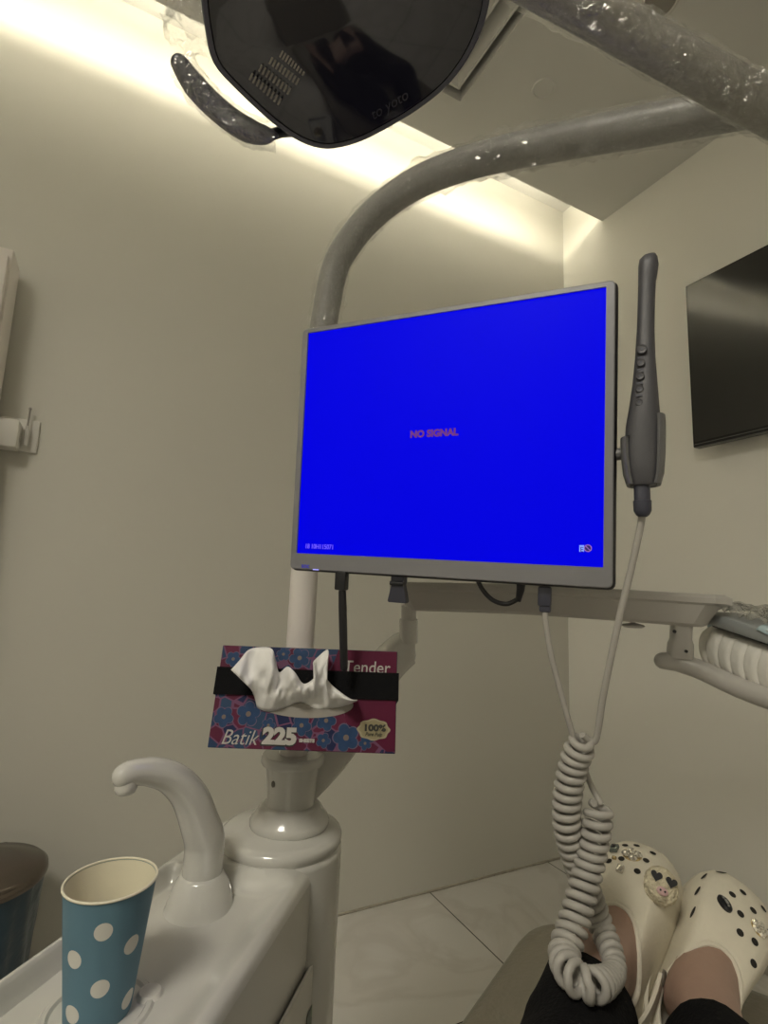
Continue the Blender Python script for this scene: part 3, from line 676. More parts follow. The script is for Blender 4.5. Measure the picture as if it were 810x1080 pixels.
# ================================================================== INSTRUMENT ARM AND TRAY
ia = thing('instrument_boom', C0+V((0, 0, .86)), 'white jointed arm rising from the column and reaching behind the monitor', 'arm')
B0 = C0+V((.035, .01, .845)); B1 = P(424, 686, .895)
sa = spline([B0, lerp(B0, B1, .35)+V((0, 0, -.004)), lerp(B0, B1, .75)+V((0, 0, .012)), B1, B1+V((.016, -.002, .006))], 8)
rs = []; dU = V((0, 0, 1))
for i, p_ in enumerate(sa):
    T_ = (sa[min(i+1, len(sa)-1)]-sa[max(i-1, 0)]).normalized(); w_ = T_.cross(V((0, 0, 1))).normalized(); u_ = w_.cross(T_)
    k = interp([(0, .022), (.2, .029), (.8, .0275), (.95, .024), (1, .018)], i/(len(sa)-1))
    rs.append([p_+w_*(k*.9*math.copysign(abs(math.cos(a_))**.5, math.cos(a_)))+u_*(k*math.copysign(abs(math.sin(a_))**.5, math.sin(a_))) for a_ in [2*PI*q_/32 for q_ in range(32)]])
MB().rings(rs).build('spring_arm', WHITE, ia, angle=45)
jp = P(431, 668, .885); jt = P(431, 641, .885)
MB().tube([jp+V((0, 0, -.015)), lerp(jp, jt, .55)], .0155, 24).build('joint_post', WHITE, ia)
MB().tube([lerp(jp, jt, .5), jt+V((0, 0, .004))], .0125, 24).build('joint_pin', GREYW, ia)
# flat tray arm, a shallow boat profile
A0 = P(414, 628.5, .89); A1 = P(768, 646, .745)
am = lerp(A0, A1, .45)+V((0, 0, .004)); apts = spline([A0, am, A1], 14)
ax = (A1-A0).normalized(); side = V((0, 0, 1)).cross(ax).normalized()
if side.dot(CAM-A0) < 0: side = -side
rs = []
for i, p_ in enumerate(apts):
    f_ = i/(len(apts)-1)
    k = min(1, .80+f_*5, .86+(1-f_)*5)
    w_ = .036*min(1, .5+f_*7, .55+(1-f_)*7)
    prof_ = [(.93, .023), (1.0, .022), (1.06, .018), (1.06, .011), (.97, .008), (.80, -.018), (.66, -.022), (-.66, -.022), (-.80, -.018), (-.97, .008), (-1.06, .011), (-1.06, .018), (-1.0, .022), (-.93, .023)]
    rs.append([p_+ax*((.5-f_)*2*(.030 if z_ < -.01 else .014 if z_ < .01 else 0))+side*(w_*a_)+V((0, 0, z_*k)) for a_, z_ in prof_])
ta = MB().rings(rs).build('tray_arm', ARMW, ia, angle=22)
kq = P(667.5, 654, .775)
kn = MB().tube([kq+V((0, 0, .012)), kq+V((0, 0, -.006))], .0035, 12); kn.lathe([(0, -.011), (.012, -.011), (.0165, -.0085), (.014, -.006), (.006, -.0045), (0, -.0045)], kq, 28); kn.build('release_knob', GREYW, ia)
pt = P(719, 650, .752); pbm = P(717, 694, .752)
pr = []
Rf = frame(ax, side, V((0, 0, 1)))
for f_, w_ in ((0, .0125), (.15, .0132), (.55, .0132), (.66, .0158), (1, .0165)):
    c_ = lerp(pt, pbm, f_); pr.append([c_+ax*(w_*math.copysign(abs(math.cos(a_))**.5, math.cos(a_)))+side*(.014*math.copysign(abs(math.sin(a_))**.5, math.sin(a_))) for a_ in [2*PI*i/24 for i in range(24)]])
po_ = MB().rings(pr).build('drop_post', ARMW, ia, angle=50)
for px_, py_, r_ in ((723.8, 687, .0022), (711.5, 666, .0024)):
    q_ = on_plane(px_, py_, pt+side*.014, side)
    MB().lathe([(r_, -.002), (r_, .0006), (0, .0006)], q_, 14, frame(ax, V((0, 0, 1)), ax.cross(V((0, 0, 1))))).build('screw_hole', DARK, po_)
hd = spline([P(699, 697, .752), P(716, 699, .752), P(740, 707, .735), P(770, 721, .705), P(800, 733, .665), P(850, 750, .61), P(900, 774, .57)], 8)
MB().tube(hd, [interp([(0, .0115), (.2, .0135), (.5, .0135), (1, .013)], i/(len(hd)-1)) for i in range(len(hd))], 22, rnd=True).build('handle', ARMW, ia, angle=60)

# ribbed instrument holder
h0 = P(750, 679, .80); h1 = h0+(P(812, 703, .69)-h0)*2.2
hax = (h1-h0).normalized(); hs = hax.cross(V((0, 0, 1))).normalized(); hup = hs.cross(hax).normalized()
if hup.z < 0: hup = -hup
if hs.dot(CAM-h0) < 0: hs = -hs
Lh = (h1-h0).length; rs = []; mi_ = []
NH = 320
for i in range(NH+1):
    f_ = i/NH; s_ = f_*Lh; k = min(1, math.sqrt(max(.02, 1-(1-min(1, s_/.026))**2)))
    g = (s_-.020)/.0235; fr = abs(g-round(g)); groove = .0052*(fr/.5)**5 if g > -.3 else 0
    r_ = []
    for j in range(36):
        a_ = 2*PI*j/36; c_, sn = math.cos(a_), math.sin(a_)
        cut = groove*sstep((.8-sn)/.3)
        r_.append(h0+hax*(s_-.012*math.cos(a_+.2)*0+.010*(1-abs(sn))*0-.012*sn*sn*0 + .012*max(0, -sn)) + hs*((.034-cut)*k*math.copysign(abs(c_)**.7, c_))+hup*((.033-cut)*k*math.copysign(abs(sn)**.75, sn)))
    rs.append(r_)
ih = thing('instrument_holder', h0, 'white ribbed instrument holder wrapped in film at the right edge', 'instrument holder')
hb_ = MB().rings(rs).build('ribbed_body', HOLDW, ih, angle=35)
MB().tube([h0+hax*.0+hs*.02-hup*.034, h0+hax*.06+hs*.026-hup*.037, h1+hs*.026-hup*.037], .0025, 8).build('piping', WHITE2, ih)
# steel tray on top with blue sheet and clear bag
tq0 = h0+hup*.041+hax*.022-hs*.02; Rt = frame(hax, hup.cross(hax), hup)
t = thing('instrument_tray', tq0, 'grey flat tray standing on the ribbed holder at the right edge', 'tray')
tcn = tq0+hax*.105+hup*.0045
MB().box(tcn, (.20, .11, .017), Rt, bev=.003).build('tray_base', TRAYM, t)
MB().box(tcn+hup*-.010, (.19, .09, .006), Rt, bev=.002).build('tray_foot', DARK, t)
def sheet(name, mat, c_, w_, l_, lift, amp, lab, cat, sag, seed, sc_=30):
    n = 26; mb = MB(); vs = []
    for i in range(n+1):
        for j in range(n+1):
            u_ = (i/n-.5); v_ = (j/n-.5); z_ = lift+amp*abs(noise.noise(V((u_*w_*sc_*1.3, v_*l_*sc_, seed))))*2
            eg = max(0, abs(v_)-.42)/.08; z_ -= sag*eg*eg
            vs.append(c_+hax*(u_*w_)+Rt.col[1]*(v_*l_)+hup*z_)
    mb.add(vs, [[i*(n+1)+j, i*(n+1)+j+1, (i+1)*(n+1)+j+1, (i+1)*(n+1)+j] for i in range(n) for j in range(n)])
    o = mb.build(name, mat, None, org=c_, angle=60, label=lab, cat=cat); s_ = o.modifiers.new('thickness', 'SOLIDIFY'); s_.thickness = .0005; return o
sheet('tray_sheet', BLUEC, tcn+hax*.045+hup*.009, .09, .114, .001, .003, 'pale blue paper sheet lying over the grey tray', 'sheet', .006, 1)
sheet('plastic_bag', FILM2, tcn+hax*.004+hup*.012, .18, .10, .003, .011, 'crinkled clear plastic film on top of the blue sheet', 'plastic film', .004, 5, 45)
MB().box(h0+hup*.027-hs*.012+hax*.003, (.024, .03, .010), Rt, bev=.003).build('end_cap', M('blue_grey_plastic', (.32, .40, .42), .4), ih)

# ================================================================== OPERATING LAMP
ln = V((-.25, -.50, -.76)).normalized(); lo_ = P(345, 157, .62)
oc = [(212, 0), (216, 30), (225, 66), (250, 95), (288, 130), (318, 150), (345, 157), (375, 151), (405, 137), (440, 116), (470, 92), (492, 64), (508, 32), (517, -5), (518, -60), (490, -120), (430, -160), (350, -168), (280, -145), (235, -100), (215, -50)]
op = spline([on_plane(x_, y_, lo_, ln) for x_, y_ in oc+[oc[0]]], 4)[:-1]
lcn = sum(op, V())/len(op)
lamp = thing('operating_lamp', lcn, 'dark glossy dental lamp head hanging over the chair at the top', 'lamp')
def lring(k, d_): return [lcn+(p_-lcn)*k-ln*d_ for p_ in op]
MB().rings([lring(1, 0), lring(1.004, .003), lring(1.0, .012), lring(.94, .045), lring(.75, .075), lring(.4, .09), lring(.02, .092)], False, True).build('lamp_shell', LAMPD, lamp, angle=50)
MB().rings([lring(1.0, 0), lring(.985, -.0025), lring(.955, -.0015)], False, False).build('lamp_rim', M('lamp_rim_grey', (.07, .07, .085), .2), lamp, angle=50)
MB().rings([lring(.956, .0), lring(.90, -.002), lring(.6, -.009), lring(.3, -.012), lring(.02, -.013)], False, True).build('lens', LENS, lamp, angle=60)
# faceted reflector strips seen in the lens
def lpl(px, py, d_=.0): return on_plane(px, py, lo_+ln*.0105, ln)
rf = MB()
for r_, (xa, ya, xb, yb) in enumerate(((262, 84, 292, 110), (272, 75, 302, 99), (283, 67, 311, 89), (294, 60, 318, 79))):
    for k in range(9):
        f_ = k/8; x_, y_ = lerp(xa, xb, f_), lerp(ya, yb, f_)
        a_ = lpl(x_, y_); b2 = lpl(x_+3.5, y_-7); c2 = lpl(x_+5.2, y_-5.8); d2 = lpl(x_+1.7, y_+1.2)
        rf.prism([a_, b2, c2, d2], -ln, .002)
rf.build('reflector', REFL, lamp, smooth=False)
q0 = lpl(392, 127)
lu = (lpl(440, 98)-lpl(392, 127)).normalized(); lup = (-ln).cross(lu); lup = -lup if lup.dot(lpl(392, 110)-lpl(392, 127)) < 0 else lup
text('lens_lettering', 'to yoto', .014, lpl(393, 128)+ln*-.006, lu, lup, lu.cross(lup), M('faint_print', (.028, .028, .036), .3), lamp, shear=.2, sx=1.05)
# handle on its left
hq = [(290, 143, .615), (272, 141, .612), (250, 131, .606), (226, 112, .598), (205, 90, .59), (190, 68, .582)]
hl = spline([P(*q) for q in hq], 8)
hh = MB().tube(hl, [interp([(0, .004), (.12, .010), (.3, .0135), (.8, .0135), (1, .010)], i/(len(hl)-1)) for i in range(len(hl))], 20, rnd=True, sx=.9).build('handle', LAMPD, lamp, angle=60)
sleeve(dense(hl, .004), .0145, .004, 24, parent=lamp, seed=9)
MB().tube([P(284, 143, .618), P(296, 139, .63), P(312, 138, .65)], .006, 12).build('handle_joint', DARK, lamp)
# crumpled bag at the upper left of the head
bgp = spline([P(203, 36, .64), P(200, 10, .645), P(205, -30, .65), P(230, -80, .655)], 10)
sleeve(dense(bgp, .004), .016, .02, 24, name='plastic_bag', parent=lamp, seed=21)
# balance arm
la = [P(870, 147, .545), P(808, 114, .54), P(705, 57, .53), P(605, 2, .52), P(520, -45, .515), P(455, -85, .52)]
ba = thing('lamp_arm', la[0], 'thick grey lamp arm in clear plastic crossing the upper right corner', 'arm')
lad = dense(spline(la, 6), .006)
MB().tube(lad, .0208, 28, rnd=True).build('beam', M('beam_paint', (.22, .21, .185), .4, var=.04), ba)
sleeve(lad, .0216, .0045, 40, parent=ba, seed=40)
jc = P(880, 125, .56)
MB().lathe([(.034, -.05), (.036, -.045), (.036, .045), (.034, .05), (0, .05)], jc, 32).build('joint', GREYW, ba)
MB().tube([la[-1], lerp(la[-1], lcn-ln*.08, .5)+V((0, 0, .03)), lcn-ln*.075], .02, 20).build('yoke', LAMPD, ba)

# ================================================================== WASTE BIN
bq = V((-.285, 1.655, 0)); 
bq = on_plane(-26, 917, V((0, 0, .455)), V((0, 0, 1))); bq.z = 0
bin_ = thing('waste_bin', bq, 'round pedal bin with a dark lid and blue liner by the back wall', 'bin')
R0 = .150
MB().lathe([(.115, 0), (.118, .01), (.135, .40), (.138, .43)], bq, 48).build('bucket', M('bin_body', (.03, .05, .07), .4), bin_)
MB().lathe([(R0, .428), (R0+.002, .434), (R0, .446), (R0*.93, .455), (R0*.6, .463), (0, .466)], bq, 56).build('lid', STEEL, bin_, angle=50)
bgm = MB(); rs = []
for i in range(16):
    z_ = .434-i*.025; r_ = []
    for j in range(64):
        a_ = 2*PI*j/64; k = .146-.026*(i/15)+.006*noise.noise(V((math.cos(a_)*5, math.sin(a_)*5, z_*5)))+.004*math.sin(a_*17+z_*12)*(i/15+.2)
        r_.append(bq+V((k*math.cos(a_), k*math.sin(a_), z_)))
    rs.append(r_)
bgm.rings(rs, False, False).build('liner', BAG, bin_, angle=70)
MB().box(bq+V((.02, R0-.004, .438)), (.05, .022, .02), bev=.004).build('hinge', DARK, bin_)
MB().box(bq+V((.03, -.14, .02)), (.06, .07, .012), bev=.003).build('pedal', DARK, bin_)

# ================================================================== CHAIR
ca_v = V((.88, .47, 0)).normalized(); cp_v = V((.47, -.88, 0)).normalized()
def ch3(a_, p_, z_): return ca_v*a_+cp_v*p_+V((0, 0, z_))
chair = thing('dental_chair', ch3(.3, -.115, 0), 'olive leather dental chair footrest stretched out under the feet', 'dental chair')
def chair_ring(z_, inset, a0=-.35, a1=1.05, p0=-.358, p1=.125, r_=.105):
    pts = []
    cx_, cy_ = (a0+a1)/2, (p0+p1)/2; w_, h_ = (a1-a0)-2*inset, (p1-p0)-2*inset; rr = max(.01, r_-inset)
    for x_, y_ in rrect(w_, h_, rr, 0, 8): pts.append(ch3(cx_+x_, cy_+y_, z_))
    return pts
ZS = .600
MB().rings([chair_ring(ZS-.09, .02), chair_ring(ZS-.075, .004), chair_ring(ZS-.04, 0), chair_ring(ZS-.018, .004), chair_ring(ZS-.006, .014), chair_ring(ZS, .035), chair_ring(ZS+.003, .12)]).build('leg_cushion', CHAIR, chair, angle=60)
MB().rings([chair_ring(ZS-.125, .06), chair_ring(ZS-.09, .035)]).build('under_frame', GREYW, chair)
bk_ = MB()
for k in range(9):
    pass
RB = []
for f_ in (0, .15, .5, .85, 1):
    c_ = ch3(-.36-.75*f_, -.115, ZS-.05+.42*f_); wv = .24*(1-.15*f_); nn = (V((0, 0, 1))*.87+ca_v*.49)
    RB.append([c_+cp_v*(wv*math.copysign(abs(math.cos(a2))**.4, math.cos(a2)))+nn*(.06*math.copysign(abs(math.sin(a2))**.6, math.sin(a2))) for a2 in [2*PI*i/28 for i in range(28)]])
bk_.rings(RB).build('backrest', CHAIR, chair, angle=60)
MB().lathe([(.26, 0), (.26, .03), (.22, .05), (.12, .07), (.11, .42), (.16, .455)], ch3(.12, -.115, 0), 40).build('pedestal', WHITE2, chair)

# ================================================================== PERSON (legs) AND CLOGS
def clog_parts(root, Hl, X, Y, Z, holes, side_slots, mirror=1):
    def T(x_, y_, z_): return Hl+X*x_+Y*y_+Z*z_
    half = [(0, -.008), (.022, -.003), (.034, .015), (.037, .05), (.039, .09), (.046, .135), (.053, .178), (.0525, .212), (.043, .242), (.024, .259), (0, .263)]
    h2 = spline([V((a_, b_, 0)) for a_, b_ in half], 6)
    outl = [(p.x, p.y) for p in h2]+[(-p.x, p.y) for p in h2[::-1][1:-1]]
    cx_, cy_ = 0, .062
    def ray_out(al):
        d_ = (math.cos(al), math.sin(al)); best = 0
        for (xa, ya), (xb, yb) in zip(outl, outl[1:]+outl[:1]):
            ex, ey = xb-xa, yb-ya; den = d_[0]*ey-d_[1]*ex
            if abs(den) < 1e-12: continue
            tt = ((xa-cx_)*ey-(ya-cy_)*ex)/den; uu = ((xa-cx_)*d_[1]-(ya-cy_)*d_[0])/den
            if tt > 0 and -1e-6 <= uu <= 1+1e-6: best = max(best, tt)
        return best
    def ray_in(al):
        a_, b_ = .0335, (.062 if math.sin(al) > 0 else .058)
        return 1/math.sqrt((math.cos(al)/a_)**2+(math.sin(al)/b_)**2)
    def surf(al, r_):
        ri_, ro_ = ray_in(al), ray_out(al); f = sstep((math.sin(al)+.25)/1.15)
        zr = lerp(.048, .078, f); d_ = lerp(ri_, ro_, r_)
        z_ = .020+zr*(1-r_**lerp(2.2, 2.3, f))**(1/lerp(2.2, 1.9, f))
        return cx_+d_*math.cos(al), cy_+d_*math.sin(al), z_
    def at(x_, y_):
        al = math.atan2(y_-cy_, x_-cx_); d_ = math.hypot(x_-cx_, y_-cy_); r_ = (d_-ray_in(al))/(ray_out(al)-ray_in(al)); return al, max(0, min(.97, r_))
    def pn(al, r_):
        p_ = V(surf(al, r_)); a_ = V(surf(al+.01, r_))-p_; b_ = V(surf(al, min(.995, r_+.01)))-p_; n_ = a_.cross(b_); n_ = -n_ if n_.z < 0 else n_
        return p_, n_.normalized()
    NA, NR = 96, 18; rs = []
    for j in range(NR+1):
        r_ = 1-(1-j/NR)**1.6; rs.append([T(*surf(2*PI*i/NA, min(r_, .9999))) for i in range(NA)])
    up = MB().rings(rs, False, False).build('upper', FOAM, root, angle=70)
    so_m = up.modifiers.new('thickness', 'SOLIDIFY'); so_m.thickness = .005; so_m.offset = -1
    def oring(k, z_): return [T(x_*k, .125+(y_-.125)*k, z_) for x_, y_ in outl]
    MB().rings([oring(.95, -.002), oring(.99, .002), oring(1.02, .012), oring(1.015, .02), oring(.99, .023)]).build('sole', FOAMD, root, angle=50)
    # opening lip
    MB().tube([T(*surf(2*PI*i/60, .01)) for i in range(61)], .0032, 8, caps=False).build('lip', FOAM, up)
    def disc(mb, x_, y_, ra_, rb2, rot=0, lift=.0004):
        p_, n_ = pn(*at(x_, y_)); u_ = V((1, 0, 0)); u_ = (u_-n_*u_.dot(n_)).normalized(); w_ = n_.cross(u_)
        vs = [p_+n_*lift]
        for k in range(16):
            a_ = 2*PI*k/16; e1, e2 = ra_*math.cos(a_), rb2*math.sin(a_); xx = e1*math.cos(rot)-e2*math.sin(rot); yy = e1*math.sin(rot)+e2*math.cos(rot)
            vs.append(p_+u_*xx+w_*yy+n_*lift)
        mb.add([T(*v_) for v_ in vs], [[0, 1+k, 1+(k+1) % 16] for k in range(16)])
    for x_, y_ in holes: hm = MB(); disc(hm, x_, y_, .0042, .0047); hm.build('vent_hole', HOLE, up)
    for x_, y_, ro2 in side_slots: hm = MB(); disc(hm, x_, y_, .0027, .0085, ro2); hm.build('vent_slot', HOLE, up)
    # heel strap with its two studs
    sp_ = []
    for k in range(41):
        a_ = lerp(0, PI, k/40); sp_.append((.0500*math.cos(a_), .092-.104*math.sin(a_)**.8, .050+.022*math.sin(a_)))
    rs = []
    for k, (x_, y_, z_) in enumerate(sp_):
        a_ = lerp(0, PI, k/40); nx, ny = math.cos(a_), -math.sin(a_); hw = .0085
        rs.append([T(x_+nx*q_[0], y_+ny*q_[0], z_+q_[1]) for q_ in ((-.002, -hw), (.002, -hw), (.0028, 0), (.002, hw), (-.002, hw))])
    MB().rings(rs).build('heel_strap', FOAM, root, angle=50)
    for sgn in (-1, 1):
        c_ = T(sgn*.0515, .092, .050); Rm = frame(Y, Z, X*sgn)
        MB().lathe([(.0085, 0), (.0085, .002), (.007, .0035), (0, .0035)], c_, 20, Rm).build('strap_stud', M('stud_grey', (.16, .14, .11), .4), root)
    def place(x_, y_, lift=0):
        p_, n_ = pn(*at(x_, y_)); u_ = (V((1, 0, 0))-n_*n_.x).normalized(); w_ = n_.cross(u_)
        def G(a_, b_, c_): q_ = p_+u_*a_+w_*b_+n_*(c_+lift); return T(*q_)
        def Rg():
            f_ = lambda q_: (X*q_.x+Y*q_.y+Z*q_.z)
            return frame(f_(u_), f_(w_), f_(n_))
        return G, Rg()
    return up, place

def gem_flower(root, place, x_, y_, r_, n=4, lab=None):
    G, Rg = place(x_, y_); mb = MB()
    for k in range(n):
        a_ = 2*PI*k/n+.4
        mb.lathe([(r_*.46, .0), (r_*.5, .0015), (r_*.34, .004), (0, .005)], G(r_*.6*math.cos(a_), r_*.6*math.sin(a_), 0), 8, Rg)
    mb.lathe([(r_*.24, .002), (r_*.24, .0045), (0, .006)], G(0, 0, 0), 8, Rg)
    mb.lathe([(r_*1.0, -.001), (r_*1.0, .0008), (0, .0008)], G(0, 0, 0), 16, Rg, mi=1)
    mb.build('charm', [GEM, GOLD], root, smooth=False, label=lab or 'sparkling clear flower charm')

def heart_poly(G, cx, cy, s_, lift):
    pts = []
    for k in range(28):
        a_ = 2*PI*k/28; x_ = 16*math.sin(a_)**3; y_ = 13*math.cos(a_)-5*math.cos(2*a_)-2*math.cos(3*a_)-math.cos(4*a_)
        pts.append(G(cx+x_*s_/16, cy+y_*s_/16, lift))
    return pts

def foot_frame(heel, toe_dir, pitch, roll):
    f = V((toe_dir.x, toe_dir.y, 0)).normalized(); Y = f*math.cos(pitch)+V((0, 0, math.sin(pitch))); X = f.cross(V((0, 0, 1))).normalized()
    Z = X.cross(Y).normalized(); Rr = Matrix.Rotation(roll, 3, Y); return Rr @ X, Y, Rr @ Z
def yawv(v, deg): return Matrix.Rotation(math.radians(deg), 3, 'Z') @ v

# left clog
LX, LY, LZ = foot_frame(None, yawv(ca_v, -6), math.radians(33), math.radians(4)); LH = P(653, 957, .675)-LY*.124-LZ*.095
lc = thing('clog', LH, 'cream foam clog on the left with a fluffy pig-face charm', 'shoe', None)
holes = [(-.005, .232), (-.018, .223), (.017, .229), (.014, .206), (-.014, .192), (-.028, .182), (.009, .181), (.030, .203)]
upL, plc = clog_parts(lc, LH, LX, LY, LZ, holes, [])
gem_flower(lc, plc, -.004, .206, .0125)
G, Rg = plc(-.027, .206)
q = MB().box(G(0, 0, .003), (.011, .015, .005), Rg, bev=.001); q.build('charm', M('green_grey_resin', (.14, .16, .14), .25), lc, label='small dark framed charm')
q = MB().box(G(0, .001, .0062), (.005, .007, .001), Rg); q.build('charm_inlay', DARK, lc)
G, Rg = plc(-.010, .172)
MB().box(G(0, 0, .003), (.009, .012, .005), Rg, bev=.0015).build('charm', GEM, lc, label='small clear gem charm')
G, Rg = plc(-.022, .188)
MB().box(G(0, 0, .002), (.006, .004, .004), Rg, bev=.001).build('charm', GOLD, lc, label='tiny gold charm')
G, Rg = plc(.031, .200)
MB().lathe([(.0035, 0), (.0050, .001), (.0035, .0028), (.0032, .001), (0, .001)], G(0, 0, 0), 18, Rg).build('charm', GOLD, lc, label='little gold ring charm')
G, Rg = plc(.034, .168)
pc = G(0, 0, .012); pn_ = (Rg.col[2]*.35+(CAM-pc).normalized()*.65).normalized(); pu_ = (LX-pn_*LX.dot(pn_)).normalized(); Rg = frame(pu_, pn_.cross(pu_), pn_)
def G(a_, b_, c_): return pc+Rg @ V((a_-.004, b_, c_-.012))*1.08
pgm = MB(); rs = []
N1, N2 = 44, 72
for i in range(N1+1):
    th_ = PI*i/N1; r_ = []
    for j in range(N2):
        ph = 2*PI*j/N2; q7 = V((math.cos(ph)*math.sin(th_), math.sin(ph)*math.sin(th_), math.cos(th_))); k = 1+.05*noise.noise(q7*6)+.07*noise.noise(q7*19)
        r_.append(G(.0185*k*math.sin(th_)*math.cos(ph)+.004, .0205*k*math.sin(th_)*math.sin(ph), .010+.0125*k*math.cos(th_)))
    rs.append(r_)
pig = pgm.rings(rs).build('pompom_charm', FUR, lc, angle=80, label='fluffy cream pig-face charm')
for cx_ in (-.0075, .0085):
    pl_ = heart_poly(G, cx_+.004, .0055, .0062, .0212); hm = MB(); n_ = V(Rg.col[2]); hm.prism(pl_, n_, .002); hm.build('heart_lens', DARK, pig)
q = MB(); q.lathe([(.0055, -.002), (.0055, .002), (.004, .0032), (0, .0032)], G(.0045, -.0075, .0215), 20, Rg @ Matrix.Diagonal((1.2, .85, 1))); q.build('snout', PINK, pig)
q = MB()
for cx_ in (-.0024, .0024): q.lathe([(.0012, 0), (.0012, .0006), (0, .0006)], G(.0045+cx_, -.0075, .0246), 10, Rg)
q.build('nostrils', DARK, pig)

# right clog
RX, RY, RZ_ = foot_frame(None, yawv(ca_v, -21), math.radians(29), math.radians(36)); RH = P(763, 1005, .64)-RY*.124-RZ_*.095
rc = thing('clog', RH, 'cream foam clog on the right with black oval and clear gem charms', 'shoe', None)
holes = [(-.004, .222), (.022, .226), (-.014, .203), (.011, .205), (.0, .184), (.006, .160), (.022, .165), (.033, .195), (.028, .140)]
upR, prc = clog_parts(rc, RH, RX, RY, RZ_, holes, [(-.0445, .213, -.35), (-.0450, .180, -.1), (-.0405, .145, .15), (-.030, .238, -.9)])
gem_flower(rc, prc, .022, .187, .010, 5, 'cluster of clear gems')
G, Rg = prc(-.018, .180)
Re = Rg @ Matrix.Rotation(math.radians(-40), 3, 'Z')
MB().lathe([(.0085, -.001), (.0085, .002), (.0065, .0042), (0, .0048)], G(0, 0, 0), 24, Re @ Matrix.Diagonal((1.25, .85, 1))).build('charm', DARK, rc, label='black oval charm')
sk = MB(); sk.box(G(.001, .001, .005), (.006, .0035, .001), Re, bev=.0004); sk.box(G(-.0035, .0035, .0048), (.0028, .0028, .001), Re, bev=.0004); sk.box(G(.004, -.003, .0048), (.003, .002, .001), Re, bev=.0004); sk.build('charm_emblem', M('silver_print', (.6, .6, .6), .25, metal=.7), rc)
for o_ in (lc, rc): o_['group'] = 'pair of clogs'

# legs as one skinned body
def skin_mesh(name, verts, edges_, radii, mat, parent, sub=2):
    me = bpy.data.meshes.new(name); org = ORG[parent.name]; me.from_pydata([tuple(v_-org) for v_ in verts], edges_, [])
    o = bpy.data.objects.new(name+'_cage', me); COL.objects.link(o)
    sk = o.modifiers.new('skin', 'SKIN'); sk.use_smooth_shade = True
    for i, r_ in enumerate(radii):
        d_ = me.skin_vertices[0].data[i]; d_.radius = r_ if hasattr(r_, '__len__') else (r_, r_); d_.use_root = (i == 0)
    su = o.modifiers.new('sub', 'SUBSURF'); su.levels = su.render_levels = sub
    bpy.context.view_layer.update(); dg = bpy.context.evaluated_depsgraph_get()
    m2 = bpy.data.meshes.new_from_object(o.evaluated_get(dg)); bpy.data.objects.remove(o); bpy.data.meshes.remove(me)
    m2.name = name; m2.materials.clear(); m2.materials.append(mat); m2.polygons.foreach_set('use_smooth', [True]*len(m2.polygons))
    r = bpy.data.objects.new(name, m2); COL.objects.link(r); r.parent = parent; ORG[r.name] = org; return r
per = thing('person', ch3(-.10, -.115, ZS), 'person lying back in black trousers with bare ankles in cream clogs', 'person')
def F(Hl, X, Y, Z, x_, y_, z_): return Hl+X*x_+Y*y_+Z*z_
lAnk = F(LH, LX, LY, LZ, 0, .045, .115); rAnk = F(RH, RX, RY, RZ_, 0, .045, .115)
lHip, rHip = ch3(-.10, -.205, ZS+.10), ch3(-.10, -.035, ZS+.10)
print('heel', LH-V((0,0,ZS)), RH-V((0,0,ZS)))
lKn = ch3(.30, -.145, ZS+.11); rKn = ch3(.30, .045, ZS+.10)
pv = ch3(-.12, -.12, ZS+.12)
def leg(hip, kn, ank, Hl, X, Y, Z):
    calf = lerp(kn, ank, .35)+V((0, 0, -.012)); sh_ = lerp(kn, ank, .75)
    return [hip, lerp(hip, kn, .5), kn, calf, sh_, ank, F(Hl, X, Y, Z, 0, .075, .075), F(Hl, X, Y, Z, 0, .12, .062), F(Hl, X, Y, Z, 0, .17, .048), F(Hl, X, Y, Z, 0, .21, .040), F(Hl, X, Y, Z, 0, .030, .060)]
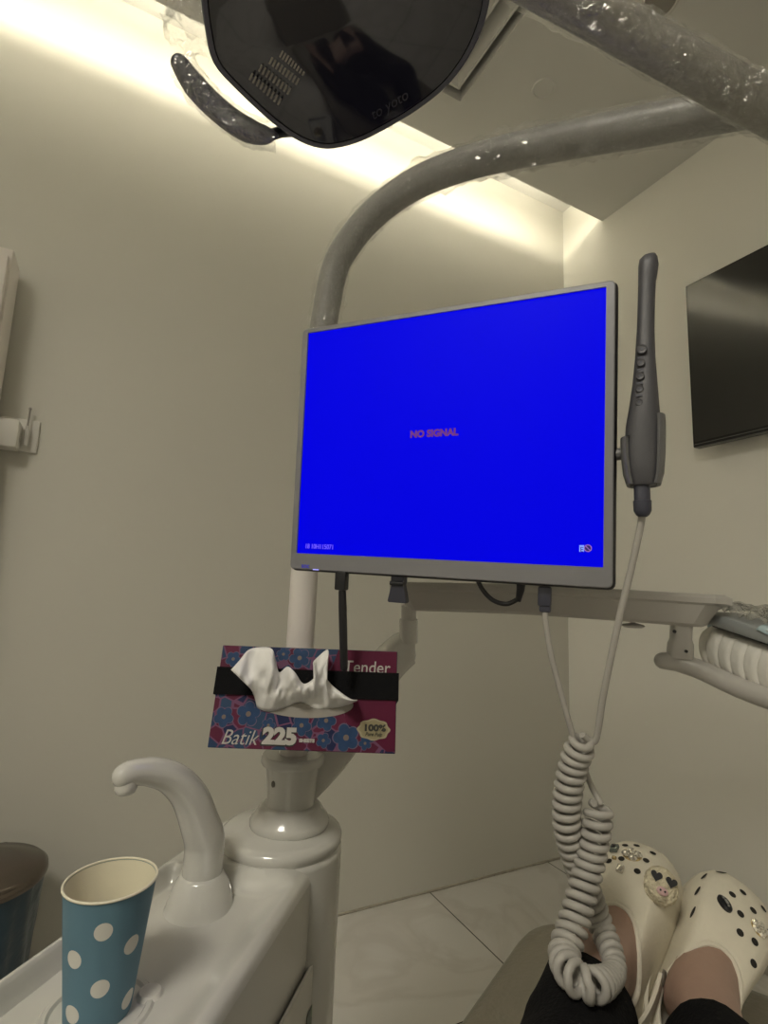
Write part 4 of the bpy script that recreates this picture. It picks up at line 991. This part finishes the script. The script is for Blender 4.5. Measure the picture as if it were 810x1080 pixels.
lv_, rv_ = leg(lHip, lKn, lAnk, LH, LX, LY, LZ), leg(rHip, rKn, rAnk, RH, RX, RY, RZ_)
vs = [pv]+lv_+rv_; ed = []
for b0 in (1, 12):
    ed.append((0, b0))
    for k in range(9): ed.append((b0+k, b0+k+1))
    ed.append((b0+6, b0+10))
rad = [.10]+[.085, .075, .055, .052, .040, .036, .034, .033, .034, .024, .028]*2
skin_mesh('body', vs, ed, rad, SKIN, per)
tr = MB()
for (hip, kn, ank) in ((lHip, lKn, lAnk), (rHip, rKn, rAnk)):
    hem = lerp(kn, ank, .84 if ank is lAnk else .865)
    pth = spline([pv+(hip-pv)*.3, hip, lerp(hip, kn, .5), kn+V((0, 0, .004)), lerp(kn, ank, .35), lerp(kn, ank, .62), hem], 8)
    n = len(pth); rr_ = [interp([(0, .10), (.17, .095), (.5, .074), (.66, .060), (.83, .050), (1, .048)], i/(n-1)) for i in range(n)]
    T_ = [(pth[min(i+1, n-1)]-pth[max(i-1, 0)]).normalized() for i in range(n)]; u = V((0, 0, 1)); rs = []
    for i in range(n):
        u = (u-T_[i]*u.dot(T_[i])).normalized(); w = T_[i].cross(u); r_ = []
        for j in range(28):
            a_ = 2*PI*j/28; d_ = w*math.cos(a_)+u*math.sin(a_); r_.append(pth[i]+d_*(rr_[i]+.004*noise.noise(pth[i]*22+d_*1.5)))
        rs.append(r_)
    e_ = rs[-1]; c_ = sum(e_, V())/28; rs += [[c_+(p_-c_)*.95 for p_ in e_], [c_+(p_-c_)*.93-T_[-1]*.05 for p_ in e_]]
    tr.rings(rs, True, False)
tr.build('trousers', CLOTH, per, angle=70, label='black trousers')

# ================================================================== LIGHT AND OUTPUT
w = bpy.data.worlds.new('world'); sc.world = w; w.use_nodes = True
w.node_tree.nodes['Background'].inputs[0].default_value = (.9, .88, .8, 1); w.node_tree.nodes['Background'].inputs[1].default_value = 0
sc.view_settings.view_transform = 'Standard'; sc.view_settings.look = 'None'
sc.view_settings.exposure = 0; sc.view_settings.gamma = 1; sc.view_settings.use_curve_mapping = False
